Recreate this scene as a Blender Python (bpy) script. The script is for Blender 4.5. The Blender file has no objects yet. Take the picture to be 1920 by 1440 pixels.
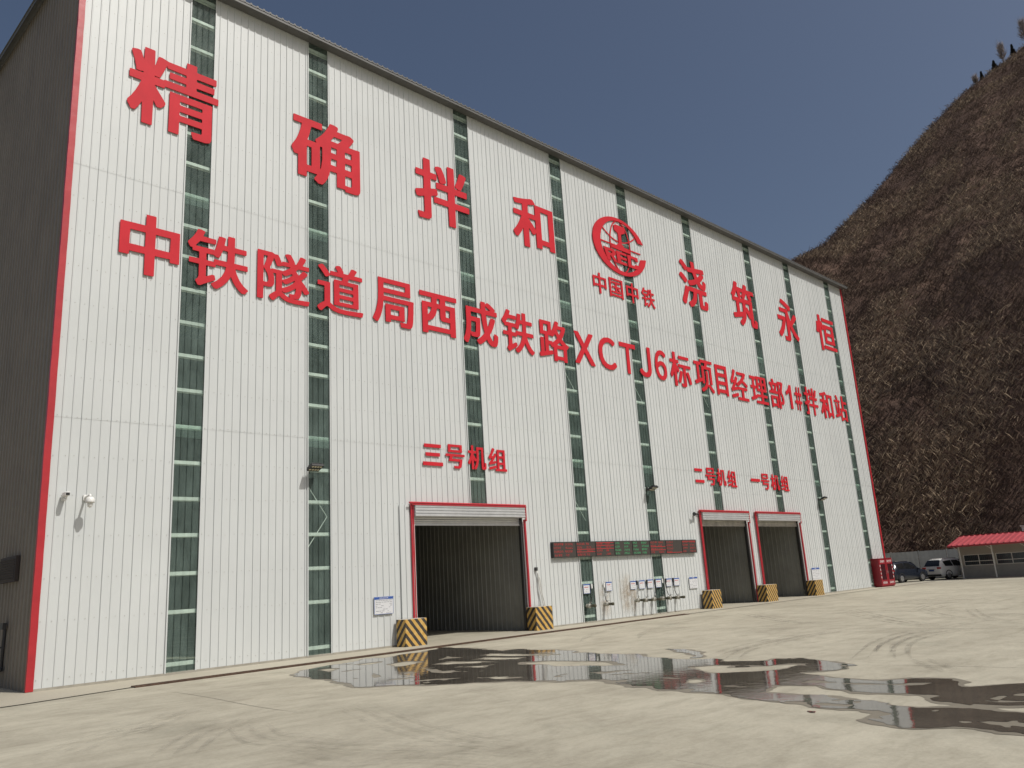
import bpy, bmesh, math, random
import numpy as np
from mathutils import Vector, Matrix
random.seed(7)
rng = np.random.default_rng(11)
scene = bpy.context.scene
COL = scene.collection

# ------------------------------------------------------------------ camera
cam_d = bpy.data.cameras.new('Camera')
cam = bpy.data.objects.new('Camera', cam_d)
COL.objects.link(cam)
RIGHT = (0.71809249, -0.69337238, -0.05981577)
UP = (-0.1228711, -0.21091019, 0.96975233)
FWD = (0.68501524, 0.68902223, 0.23664845)
CAMP = Vector((0.0, -25.1645, 2.125))
m4 = Matrix(((RIGHT[0], UP[0], -FWD[0], CAMP[0]), (RIGHT[1], UP[1], -FWD[1], CAMP[1]), (RIGHT[2], UP[2], -FWD[2], CAMP[2]), (0, 0, 0, 1)))
cam.matrix_world = m4
cam_d.sensor_width = 36.0
cam_d.lens = 1506.066 / 1920 * 36.0
cam_d.clip_start = 0.1
cam_d.clip_end = 3000
scene.camera = cam

# ------------------------------------------------------------------ world and sun
SUN = Vector((0.27, -1.0, 1.28)).normalized()
world = bpy.data.worlds.new('World')
scene.world = world
world.use_nodes = True
wn = world.node_tree
bg = wn.nodes['Background']
sky = wn.nodes.new('ShaderNodeTexSky')
sky.sky_type = 'NISHITA'
sky.sun_disc = False
sky.sun_elevation = math.asin(SUN.z)
sky.sun_rotation = math.atan2(SUN.x, SUN.y)
sky.altitude = 1000
sky.air_density = 1.0
sky.dust_density = 8.5
sky.ozone_density = 0.9
wn.links.new(sky.outputs[0], bg.inputs[0])
bg.inputs[1].default_value = 0.072
sl = bpy.data.lights.new('Sun', 'SUN')
sl.energy = 2.95
sl.angle = math.radians(0.53)
sl.color = (1.0, 0.97, 0.92)
so = bpy.data.objects.new('Sun', sl)
COL.objects.link(so)
so.rotation_euler = SUN.to_track_quat('Z', 'Y').to_euler()
so.location = (20, -40, 60)
vs = scene.view_settings
vs.view_transform = 'Standard'
vs.look = 'None'
vs.exposure = 0.0
vs.gamma = 1.0

# ------------------------------------------------------------------ data measured on the place (metres)
LETTERS = [(1, '精', 7.91, 11.0, 17.66, 20.56), (1, '确', 13.92, 17.01, 17.58, 20.38), (1, '拌', 19.86, 22.94, 17.62, 20.55), (1, '和', 25.8, 28.71, 17.92, 20.59), (1, '浇', 39.93, 42.81, 17.64, 20.7), (1, '筑', 45.86, 48.88, 17.55, 20.56), (1, '永', 51.89, 54.89, 17.52, 20.62), (1, '恒', 58.0, 61.17, 17.72, 20.56), (2, '中', 7.93, 9.83, 12.32, 14.41), (2, '铁', 10.1, 12.26, 12.36, 14.38), (2, '隧', 12.6, 14.68, 12.37, 14.29), (2, '道', 15.02, 17.05, 12.39, 14.34), (2, '局', 17.51, 19.55, 12.37, 14.34), (2, '西', 19.87, 21.9, 12.39, 14.22), (2, '成', 22.25, 24.33, 12.34, 14.4), (2, '铁', 24.62, 26.67, 12.35, 14.35), (2, '路', 27.03, 29.16, 12.32, 14.37), (2, 'Ｘ', 29.6, 31.13, 12.46, 14.15), (2, 'Ｃ', 31.5, 32.91, 12.47, 14.22), (2, 'Ｔ', 33.25, 34.64, 12.47, 14.17), (2, 'Ｊ', 34.93, 36.01, 12.49, 14.24), (2, '６', 36.4, 37.48, 12.51, 14.26), (2, '标', 37.82, 39.93, 12.36, 14.39), (2, '项', 40.31, 42.33, 12.35, 14.34), (2, '目', 42.65, 43.96, 12.36, 14.28), (2, '经', 44.35, 46.38, 12.29, 14.25), (2, '理', 46.74, 48.91, 12.33, 14.17), (2, '部', 49.26, 51.17, 12.28, 14.29), (2, '１', 51.54, 52.36, 12.44, 14.14), (2, '＃', 52.79, 53.82, 12.44, 14.14), (2, '拌', 54.23, 56.29, 12.3, 14.32), (2, '和', 56.71, 58.74, 12.27, 14.3), (2, '站', 59.12, 61.17, 12.33, 14.3), (3, '三', 19.77, 20.79, 6.78, 7.66), (3, '号', 20.95, 21.97, 6.73, 7.72), (3, '机', 22.16, 23.19, 6.74, 7.76), (3, '组', 23.34, 24.4, 6.73, 7.72), (4, '二', 39.14, 40.03, 6.85, 7.65), (4, '号', 40.22, 41.27, 6.74, 7.75), (4, '机', 41.41, 42.38, 6.75, 7.75), (4, '组', 42.57, 43.56, 6.71, 7.71), (5, '一', 45.28, 46.36, 7.15, 7.33), (5, '号', 46.51, 47.55, 6.7, 7.7), (5, '机', 47.75, 48.84, 6.7, 7.71), (5, '组', 49.05, 50.08, 6.68, 7.68), (6, '中', 31.54, 32.66, 16.64, 17.82), (6, '国', 32.9, 34.1, 16.68, 17.78), (6, '中', 34.39, 35.49, 16.66, 17.85), (6, '铁', 35.81, 37.03, 16.72, 17.84)]
PUD = {"outer":[[11.32,-5.15],[12.14,-3.86],[12.41,-3.72],[13.38,-3.34],[13.69,-3.45],[14.44,-3.19],[15.14,-2.88],[15.46,-3.38],[16.01,-3.22],[16.37,-3.08],[17.03,-3.34],[18.29,-2.32],[18.46,-2.93],[18.13,-4.71],[18.04,-5.21],[17.79,-6.12],[18.44,-6.2],[18.39,-6.93],[18.47,-7.79],[18.29,-8.57],[17.93,-9.11],[17.9,-10.0],[17.99,-10.51],[17.81,-11.4],[17.32,-11.95],[17.2,-12.53],[17.1,-12.96],[17.16,-13.44],[17.36,-13.8],[17.54,-13.85],[17.31,-14.29],[17.01,-14.29],[17.27,-15.39],[17.64,-15.36],[18.03,-15.78],[17.6,-16.47],[17.45,-16.81],[17.13,-17.55],[16.98,-17.26],[16.6,-17.48],[16.15,-17.2],[15.65,-17.03],[15.18,-17.44],[15.06,-17.82],[15.08,-18.15],[15.11,-18.67],[15.2,-18.79],[15.4,-18.98],[15.57,-19.37],[15.69,-19.52],[15.64,-19.66],[15.3,-19.92],[15.22,-20.05],[14.88,-20.4],[14.99,-20.56],[15.36,-20.79],[15.48,-20.92],[15.68,-21.38],[11.36,-22.31],[11.36,-21.95],[11.38,-21.72],[11.46,-21.38],[11.35,-21.2],[11.16,-20.89],[11.13,-20.62],[11.15,-20.44],[11.45,-20.09],[11.52,-20.15],[11.58,-20.38],[11.74,-20.24],[12.01,-20.3],[12.08,-20.19],[12.07,-19.98],[12.08,-19.49],[12.04,-19.45],[12.15,-19.04],[12.38,-18.8],[12.37,-18.35],[12.35,-17.87],[12.46,-17.38],[12.62,-17.11],[12.68,-16.94],[12.76,-16.44],[12.93,-15.92],[12.8,-15.69],[13.04,-15.18],[13.21,-14.84],[13.07,-14.45],[13.25,-14.11],[13.55,-13.98],[13.61,-13.61],[13.45,-13.31],[13.11,-12.8],[12.9,-12.47],[12.82,-11.95],[12.3,-11.24],[11.9,-10.86],[11.58,-10.32],[11.28,-10.0],[11.1,-9.5],[10.75,-8.93],[10.84,-8.66],[11.13,-7.8],[11.13,-7.09],[11.13,-6.71],[11.25,-6.45],[11.17,-6.06],[11.34,-5.57]],"isl":[[[12.4,-4.31],[12.92,-4.15],[12.89,-4.71],[12.22,-5.0]],[[12.6,-5.43],[13.04,-5.43],[12.42,-5.84]],[[12.12,-7.31],[12.64,-6.8],[12.25,-7.74],[11.95,-7.8]],[[13.65,-4.05],[14.79,-4.04],[13.86,-4.87],[13.54,-4.67]],[[14.25,-5.3],[14.93,-5.23],[14.92,-5.78],[13.99,-6.38],[13.81,-6.17]],[[12.89,-7.62],[13.1,-7.8],[12.88,-8.13],[12.74,-7.96]],[[15.45,-6.0],[16.22,-5.46],[16.17,-6.23]],[[15.7,-6.72],[16.45,-7.51],[15.99,-7.99]],[[14.38,-6.86],[15.26,-6.62],[15.52,-8.28],[15.46,-8.56],[15.02,-8.06]],[[14.1,-8.15],[15.08,-8.88],[14.3,-8.88]],[[13.53,-7.66],[13.7,-8.01],[13.53,-8.48],[13.82,-9.0],[13.25,-8.83],[13.21,-8.34]],[[11.75,-9.5],[12.23,-9.59],[12.61,-10.33],[12.2,-10.1]],[[12.68,-10.36],[13.18,-10.98],[12.96,-11.22]],[[16.93,-6.26],[17.31,-6.59],[16.68,-7.26],[16.57,-6.71]],[[16.81,-6.39],[17.17,-6.19],[17.54,-8.61],[17.3,-8.87],[16.85,-8.04],[16.57,-6.7]],[[16.22,-6.85],[16.54,-8.22],[16.22,-8.41],[15.67,-7.46]],[[15.58,-9.07],[15.94,-9.29],[16.07,-10.05],[16.39,-11.58],[15.94,-12.46],[15.49,-12.04],[15.23,-10.76],[15.33,-10.05],[15.23,-9.47]],[[14.69,-8.56],[15.07,-8.87],[14.36,-8.93]],[[14.15,-12.31],[14.63,-12.76],[15.08,-13.28],[15.01,-13.37],[14.38,-12.96]],[[14.2,-13.12],[14.88,-14.1],[14.35,-13.61]],[[12.86,-10.61],[13.35,-11.02],[13.32,-11.55],[12.92,-11.29]],[[15.78,-14.15],[16.32,-14.61],[16.71,-15.7],[16.87,-15.93],[17.15,-16.61],[16.59,-16.38],[15.72,-16.35],[15.29,-15.83],[15.17,-15.12],[15.42,-14.68]],[[13.53,-15.66],[14.21,-15.24],[14.3,-15.4],[14.03,-15.95],[13.63,-15.94]],[[14.52,-17.53],[14.73,-17.55],[14.79,-17.95],[14.66,-18.25],[14.43,-18.24],[14.4,-17.93]],[[13.37,-17.47],[13.91,-17.39],[14.06,-17.67],[14.15,-18.05],[13.98,-18.17],[13.81,-18.66],[13.7,-18.94],[13.87,-19.74],[13.74,-20.22],[13.28,-20.5],[13.21,-20.68],[12.81,-20.98],[12.8,-20.74],[12.6,-20.3],[12.72,-19.94],[12.94,-19.34],[12.96,-19.04],[13.17,-18.67],[13.15,-18.14],[13.24,-17.68]],[[14.61,-18.3],[14.83,-19.04],[15.07,-19.27],[15.03,-19.68],[14.79,-19.67],[14.7,-19.09],[14.39,-18.73],[14.4,-18.4]],[[13.69,-20.93],[13.73,-21.36],[13.81,-21.78],[13.69,-21.81],[13.6,-21.39],[13.62,-21.0]],[[13.26,-20.79],[13.31,-21.08],[13.32,-21.46],[13.37,-21.88],[12.65,-22.03],[12.69,-21.62],[12.76,-21.42],[12.87,-21.2],[12.88,-20.94]],[[11.92,-21.25],[11.96,-21.35],[12.06,-21.65],[12.18,-21.74],[11.89,-21.81],[11.73,-21.48]]],"extra":[[[19.67,-10.98],[19.31,-11.57],[19.15,-12.35],[18.54,-12.79],[17.77,-13.48],[17.48,-13.25],[18.06,-13.03],[18.79,-11.89]],[[16.29,-15.11],[16.44,-15.21],[16.29,-15.65],[16.06,-15.54],[16.01,-15.35]],[[11.8,-18.97],[11.81,-19.1],[11.86,-19.33],[11.7,-19.22]]],"tr":[[[49.15,-3.21],[50.35,-6.19],[51.94,-8.3]],[[40.25,-7.39],[40.51,-11.02],[43.24,-14.02]],[[51.67,-7.81],[52.75,-9.76],[53.29,-11.53]],[[33.19,-10.45],[33.71,-13.52],[34.78,-16.13]],[[34.37,-4.41],[29.24,-9.29],[27.38,-12.23]],[[35.31,-9.3],[29.44,-13.38],[27.12,-15.41],[27.08,-16.42]],[[32.46,-10.44],[28.62,-13.52],[26.63,-15.43],[26.42,-16.33]],[[34.22,-12.56],[37.58,-12.01],[39.26,-12.33],[40.48,-13.04]],[[34.22,-12.56],[31.13,-14.38],[29.78,-15.5]],[[34.12,-12.99],[36.98,-12.85],[38.08,-13.12]],[[18.19,-17.24],[21.74,-16.24],[24.39,-15.93],[26.14,-16.35],[29.09,-16.65]],[[18.38,-18.11],[19.99,-17.44],[21.49,-16.99],[23.24,-16.76],[25.26,-17.05],[26.12,-17.48]],[[19.38,-17.28],[21.44,-16.62],[23.84,-16.34],[25.69,-16.64]],[[17.56,-14.48],[19.37,-13.8],[21.08,-13.63],[24.31,-13.64],[26.18,-14.49]],[[18.08,-13.65],[19.62,-13.34],[21.39,-13.14],[23.42,-13.24]],[[18.24,-18.16],[17.24,-18.83],[16.55,-19.35]],[[39.3,-9.55],[43.03,-10.41],[47.45,-12.98]],[[34.56,-14.2],[29.69,-16.17],[27.96,-17.82]],[[6.77,-11.57],[6.35,-12.93],[6.48,-13.6],[6.92,-15.02],[7.82,-16.88]],[[6.06,-14.34],[6.12,-15.59],[6.72,-16.2],[7.13,-17.51]],[[8.86,-11.68],[8.1,-14.03],[7.8,-15.71],[7.82,-16.88]],[[5.21,-10.26],[5.91,-9.54],[6.99,-8.56]],[[4.94,-13.02],[5.94,-11.69],[7.05,-10.71]],[[3.92,-11.19],[5.11,-10.06],[6.12,-9.96]]],"jn":[[[8.31,-3.8],[8.24,-6.41],[8.03,-9.37],[8.03,-11.21]],[[17.11,-17.58],[17.38,-18.78],[17.44,-20.44],[17.46,-20.85]]]}

# ------------------------------------------------------------------ mesh helpers
class MB:
    def __init__(s): s.v = []; s.f = []; s.mi = []
    def face(s, pts, mi=0):
        n = len(s.v); s.v += [tuple(p) for p in pts]; s.f.append(tuple(range(n, n + len(pts)))); s.mi.append(mi)
    def grid(s, rows, mi=0, close=False):
        n = len(s.v); c = len(rows[0])
        for r in rows: s.v += [tuple(p) for p in r]
        for i in range(len(rows) - 1):
            for j in range(c if close else c - 1):
                k = (j + 1) % c
                s.f.append((n + i * c + j, n + i * c + k, n + (i + 1) * c + k, n + (i + 1) * c + j)); s.mi.append(mi)
    def box(s, x0, x1, y0, y1, z0, z1, mi=0, top=None):
        n = len(s.v)
        s.v += [(x0, y0, z0), (x1, y0, z0), (x1, y1, z0), (x0, y1, z0), (x0, y0, z1), (x1, y0, z1), (x1, y1, z1), (x0, y1, z1)]
        for q in ((0, 3, 2, 1), (4, 5, 6, 7), (0, 1, 5, 4), (1, 2, 6, 5), (2, 3, 7, 6), (3, 0, 4, 7)):
            s.f.append(tuple(n + k for k in q)); s.mi.append(top if (top is not None and q[0] == 4) else mi)
    def obox(s, p, ax, ay, az, mi=0):
        p, ax, ay, az = Vector(p), Vector(ax), Vector(ay), Vector(az); n = len(s.v)
        for k in (0, 1):
            for a, b in ((0, 0), (1, 0), (1, 1), (0, 1)): s.v.append(tuple(p + ax * a + ay * b + az * k))
        for q in ((0, 3, 2, 1), (4, 5, 6, 7), (0, 1, 5, 4), (1, 2, 6, 5), (2, 3, 7, 6), (3, 0, 4, 7)):
            s.f.append(tuple(n + k for k in q)); s.mi.append(mi)
    def tube(s, pts, r, n=8, mi=0, caps=True):
        pts = [Vector(p) for p in pts]; rows = []
        rs = r if isinstance(r, (list, tuple)) else [r] * len(pts)
        for i, p in enumerate(pts):
            d = (pts[min(i + 1, len(pts) - 1)] - pts[max(i - 1, 0)]).normalized()
            a = d.cross(Vector((0, 0, 1)) if abs(d.z) < .9 else Vector((1, 0, 0))).normalized(); b = d.cross(a)
            rows.append([tuple(p + (a * math.cos(t) + b * math.sin(t)) * rs[i]) for t in [2 * math.pi * k / n for k in range(n)]])
        s.grid(rows, mi, True)
        if caps: s.face(rows[0][::-1], mi); s.face(rows[-1], mi)
    def lathe(s, c, prof, n=20, axis='z', mi=0):
        rows = []
        for r, h in prof:
            row = []
            for k in range(n):
                t = 2 * math.pi * k / n; a, b = r * math.cos(t), r * math.sin(t)
                row.append((c[0] + a, c[1] + b, c[2] + h) if axis == 'z' else ((c[0] + a, c[1] + h, c[2] + b) if axis == 'y' else (c[0] + h, c[1] + a, c[2] + b)))
            rows.append(row)
        s.grid(rows, mi, True); s.face(rows[0], mi); s.face(rows[-1], mi)
    def build(s, name, mats, parent=None, smooth=False, loc=None):
        me = bpy.data.meshes.new(name); me.from_pydata(s.v, [], s.f)
        for m in (mats if isinstance(mats, (list, tuple)) else [mats]): me.materials.append(m)
        if any(s.mi): me.polygons.foreach_set('material_index', s.mi)
        bm = bmesh.new(); bm.from_mesh(me)
        if smooth: bmesh.ops.remove_doubles(bm, verts=bm.verts, dist=1e-5)
        bmesh.ops.recalc_face_normals(bm, faces=bm.faces); bm.to_mesh(me); bm.free()
        if smooth: me.polygons.foreach_set('use_smooth', [True] * len(me.polygons))
        return link(name, me, parent, loc)

def link(name, me, parent=None, loc=None):
    o = bpy.data.objects.new(name, me); COL.objects.link(o)
    if parent: o.parent = parent
    if loc: o.location = loc
    return o
def tag(o, label, cat, group=None):
    o['label'] = label; o['category'] = cat
    if group: o['group'] = group
    return o
def thing(name, label, cat, loc=(0, 0, 0), rz=0.0, group=None):
    o = bpy.data.objects.new(name, None); COL.objects.link(o); o.location = loc; o.rotation_euler = (0, 0, rz)
    o.empty_display_size = 0.2
    return tag(o, label, cat, group)
def struct(o, kind='structure'):
    o['kind'] = kind; return o
def bevel(o, w=0.01, seg=1):
    m = o.modifiers.new('bevel', 'BEVEL'); m.width = w; m.segments = seg; m.limit_method = 'ANGLE'; return o

# ------------------------------------------------------------------ materials
def mat(name, col, rough=0.6, metal=0.0, var=0.0, vscale=3.0, col2=None, bump=0.0, bscale=20.0, spec=0.5, coords='Object', stretch=(1, 1, 1), bdist=0.01):
    m = bpy.data.materials.new(name); m.use_nodes = True
    nt = m.node_tree; N, L = nt.nodes, nt.links; b = N['Principled BSDF']
    b.inputs['Base Color'].default_value = (*col, 1); b.inputs['Roughness'].default_value = rough; b.inputs['Metallic'].default_value = metal
    b.inputs['Specular IOR Level'].default_value = spec
    if var > 0 or col2 or bump > 0:
        tc = N.new('ShaderNodeTexCoord'); mp = N.new('ShaderNodeMapping'); mp.inputs['Scale'].default_value = stretch
        L.new(tc.outputs[coords], mp.inputs[0])
    if var > 0 or col2:
        nz = N.new('ShaderNodeTexNoise'); nz.inputs['Scale'].default_value = vscale; nz.inputs['Detail'].default_value = 6; nz.inputs['Roughness'].default_value = .65
        L.new(mp.outputs[0], nz.inputs['Vector'])
        rp = N.new('ShaderNodeValToRGB'); rp.color_ramp.elements[0].position = .3; rp.color_ramp.elements[1].position = .72
        c2 = col2 or tuple(min(1, c * (1 + var)) for c in col); c1 = col if col2 else tuple(c * (1 - var) for c in col)
        rp.color_ramp.elements[0].color = (*c1, 1); rp.color_ramp.elements[1].color = (*c2, 1)
        L.new(nz.outputs[0], rp.inputs[0]); L.new(rp.outputs[0], b.inputs['Base Color'])
    if bump > 0:
        n2 = N.new('ShaderNodeTexNoise'); n2.inputs['Scale'].default_value = bscale; n2.inputs['Detail'].default_value = 4
        L.new(mp.outputs[0], n2.inputs['Vector'])
        bp = N.new('ShaderNodeBump'); bp.inputs['Strength'].default_value = bump; bp.inputs['Distance'].default_value = bdist
        L.new(n2.outputs[0], bp.inputs['Height']); L.new(bp.outputs[0], b.inputs['Normal'])
    return m
def emit_mat(name, col, e):
    m = mat(name, tuple(c * .3 for c in col), .5); b = m.node_tree.nodes['Principled BSDF']
    b.inputs['Emission Color'].default_value = (*col, 1); b.inputs['Emission Strength'].default_value = e; return m

M = {}
M['white_wall'] = mat('white_cladding', (.585, .608, .597), .42, var=.05, vscale=.35, bump=.22, bscale=1.1, bdist=.025, stretch=(1, 1, .6))
M['shade_wall'] = mat('shade_darkened_cladding', (.215, .19, .158), .5, var=.12, vscale=.5)  # presumably white cladding, with the shade of the end walls put into its colour
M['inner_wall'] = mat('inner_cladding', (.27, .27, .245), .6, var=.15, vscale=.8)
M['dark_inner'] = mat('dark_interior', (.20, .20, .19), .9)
M['red_trim'] = mat('red_flashing', (.42, .022, .03), .38, var=.12, vscale=1.5, bump=.25, bscale=3, bdist=.02)
M['red_letter'] = mat('red_letter_face', (.56, .022, .034), .6, var=.10, vscale=1.2, spec=.22)
M['red_pipe'] = mat('red_door_trim', (.50, .03, .045), .32, var=.1, vscale=3, bump=.2, bscale=5)
M['roof_grey'] = mat('grey_roof_sheet', (.11, .11, .105), .5, var=.15)
M['girt'] = mat('pale_girt', (.80, .83, .78), .45, var=.12, vscale=4)
M['plinth'] = mat('grey_plinth', (.33, .31, .26), .9, var=.2, vscale=2)
M['silver'] = mat('silver_shutter', (.62, .63, .63), .3, .35, var=.1, vscale=2.5)
M['dirty_silver'] = mat('dirty_shutter_curtain', (.30, .29, .26), .45, .3, col2=(.58, .56, .50), vscale=2.2)
M['black'] = mat('black_paint', (.018, .018, .018), .5)
M['dark_grey'] = mat('dark_grey_metal', (.06, .06, .06), .5, .4)
M['white_plastic'] = mat('white_plastic', (.78, .78, .75), .35)
M['sign_white'] = mat('sign_white', (.66, .67, .68), .4, var=.04)
M['sign_blue'] = mat('sign_blue', (.035, .10, .36), .4)
M['sign_ink'] = mat('sign_ink', (.16, .17, .20), .6)
M['sign_red'] = mat('sign_red_ink', (.5, .05, .05), .6)
M['concrete_top'] = mat('block_concrete', (.42, .39, .33), .9, var=.2, vscale=6)
M['pipe'] = mat('galvanised_pipe', (.42, .41, .36), .45, .4, var=.2, vscale=8)
M['olive'] = mat('olive_coupling', (.07, .066, .04), .5, .2, var=.2, vscale=10)
M['cable'] = mat('dark_cable', (.03, .03, .032), .6)
M['rust'] = mat('rusty_grate', (.10, .06, .04), .9, .2, var=.45, vscale=6)
M['cab_red'] = mat('red_cabinet_paint', (.27, .015, .025), .4, var=.15, vscale=3)
M['glass_dark'] = mat('dark_car_glass', (.012, .013, .014), .08)
M['tyre'] = mat('tyre_rubber', (.02, .02, .02), .85)
M['rim'] = mat('alloy_rim', (.5, .5, .5), .3, .8)
M['car_white'] = mat('white_car_paint', (.74, .73, .69), .28, var=.04, vscale=2)
M['car_dark'] = mat('dark_car_paint', (.014, .018, .028), .22, var=.2, vscale=2)
M['tail_red'] = mat('tail_lamp_red', (.35, .012, .015), .2)
M['plate_blue'] = mat('plate_blue', (.02, .06, .2), .4)
M['chrome'] = mat('chrome_trim', (.75, .75, .75), .15, .9)
M['canopy_red'] = mat('red_roof_sheet', (.44, .075, .085), .5, var=.12, vscale=1.5)
M['cream'] = mat('cream_wall', (.34, .315, .265), .7, var=.08, vscale=1.2)
M['post'] = mat('pale_post', (.66, .65, .60), .45, var=.1, vscale=4)
M['fence'] = mat('grey_fence_panel', (.40, .41, .39), .6, var=.16, vscale=1.2)
M['win_glass'] = mat('barred_window_glass', (.035, .05, .06), .15, var=.4, vscale=1.0)
M['hose'] = mat('pale_hose', (.6, .6, .56), .5)
M['lens'] = mat('lamp_lens', (.65, .60, .42), .3)
M['screen'] = mat('led_face', (.055, .048, .042), .55, var=.1, vscale=8)
M['led_red'] = emit_mat('led_red', (.75, .05, .05), .42)
M['led_green'] = emit_mat('led_green', (.10, .62, .26), .40)
M['tag_white'] = mat('white_lettering', (.8, .78, .76), .5)

# translucent ribbed plastic of the light strips
def strip_mat():
    m = bpy.data.materials.new('translucent_strip'); m.use_nodes = True
    nt = m.node_tree; N, L = nt.nodes, nt.links; b = N['Principled BSDF']; out = N['Material Output']
    tc = N.new('ShaderNodeTexCoord'); mp = N.new('ShaderNodeMapping'); mp.inputs['Scale'].default_value = (1, 1, .55); L.new(tc.outputs['Object'], mp.inputs[0])
    nz = N.new('ShaderNodeTexNoise'); nz.inputs['Scale'].default_value = .9; nz.inputs['Detail'].default_value = 5; nz.inputs['Roughness'].default_value = .7; L.new(mp.outputs[0], nz.inputs[0])
    rp = N.new('ShaderNodeValToRGB'); rp.color_ramp.elements[0].position = .38; rp.color_ramp.elements[1].position = .75
    rp.color_ramp.elements[0].color = (.20,) * 3 + (1,); rp.color_ramp.elements[1].color = (.44,) * 3 + (1,); L.new(nz.outputs[0], rp.inputs[0])
    b.inputs['Base Color'].default_value = (.27, .37, .33, 1); b.inputs['Roughness'].default_value = .22
    n2 = N.new('ShaderNodeTexVoronoi'); n2.inputs['Scale'].default_value = 3.2; L.new(mp.outputs[0], n2.inputs['Vector'])
    n3 = N.new('ShaderNodeTexNoise'); n3.inputs['Scale'].default_value = 5; L.new(mp.outputs[0], n3.inputs['Vector'])
    ad = N.new('ShaderNodeMath'); ad.operation = 'ADD'; L.new(n2.outputs[0], ad.inputs[0]); L.new(n3.outputs[0], ad.inputs[1])
    bp = N.new('ShaderNodeBump'); bp.inputs['Strength'].default_value = .35; bp.inputs['Distance'].default_value = .03; L.new(ad.outputs[0], bp.inputs['Height']); L.new(bp.outputs[0], b.inputs['Normal'])
    t = N.new('ShaderNodeBsdfTransparent'); t.inputs[0].default_value = (.88, .95, .91, 1)
    mx = N.new('ShaderNodeMixShader'); L.new(rp.outputs[0], mx.inputs[0]); L.new(t.outputs[0], mx.inputs[1]); L.new(b.outputs[0], mx.inputs[2]); L.new(mx.outputs[0], out.inputs[0])
    return m
M['strip'] = strip_mat()

# diagonal hazard stripes worked out from the block's own coordinates
def stripe_mat(hw, hd, k=1.15, period=.34, ph=.0):
    m = bpy.data.materials.new('hazard_stripes'); m.use_nodes = True
    nt = m.node_tree; N, L = nt.nodes, nt.links; b = N['Principled BSDF']
    tc = N.new('ShaderNodeTexCoord'); sp = N.new('ShaderNodeSeparateXYZ'); L.new(tc.outputs['Object'], sp.inputs[0])
    def math_(op, a, bb=None):
        n = N.new('ShaderNodeMath'); n.operation = op
        for i, q in enumerate((a, bb)):
            if q is None: continue
            if isinstance(q, (int, float)): n.inputs[i].default_value = q
            else: L.new(q, n.inputs[i])
        return n.outputs[0]
    s = math_('ADD', sp.outputs[0], sp.outputs[1]); s = math_('ADD', s, hw + hd); s = math_('MULTIPLY', s, k)
    wob = N.new('ShaderNodeTexNoise'); wob.inputs['Scale'].default_value = 5; L.new(tc.outputs['Object'], wob.inputs[0])
    s = math_('ADD', s, math_('MULTIPLY', wob.outputs[0], .05))
    s = math_('ADD', s, sp.outputs[2]); s = math_('ADD', s, 5 + ph); s = math_('DIVIDE', s, period); s = math_('FRACT', s); s = math_('GREATER_THAN', s, .5)
    nz = N.new('ShaderNodeTexNoise'); nz.inputs['Scale'].default_value = 9; nz.inputs['Detail'].default_value = 6; L.new(tc.outputs['Object'], nz.inputs[0])
    def ramp(a, c):
        r = N.new('ShaderNodeValToRGB'); r.color_ramp.elements[0].position = .35; r.color_ramp.elements[1].position = .7
        r.color_ramp.elements[0].color = (*a, 1); r.color_ramp.elements[1].color = (*c, 1); L.new(nz.outputs[0], r.inputs[0]); return r.outputs[0]
    ye = ramp((.52, .30, .06), (.62, .42, .14)); bl = ramp((.03, .026, .024), (.075, .062, .05))
    mx = N.new('ShaderNodeMix'); mx.data_type = 'RGBA'; L.new(s, mx.inputs[0]); L.new(bl, mx.inputs[6]); L.new(ye, mx.inputs[7]); L.new(mx.outputs[2], b.inputs['Base Color'])
    b.inputs['Roughness'].default_value = .7
    return m

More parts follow.
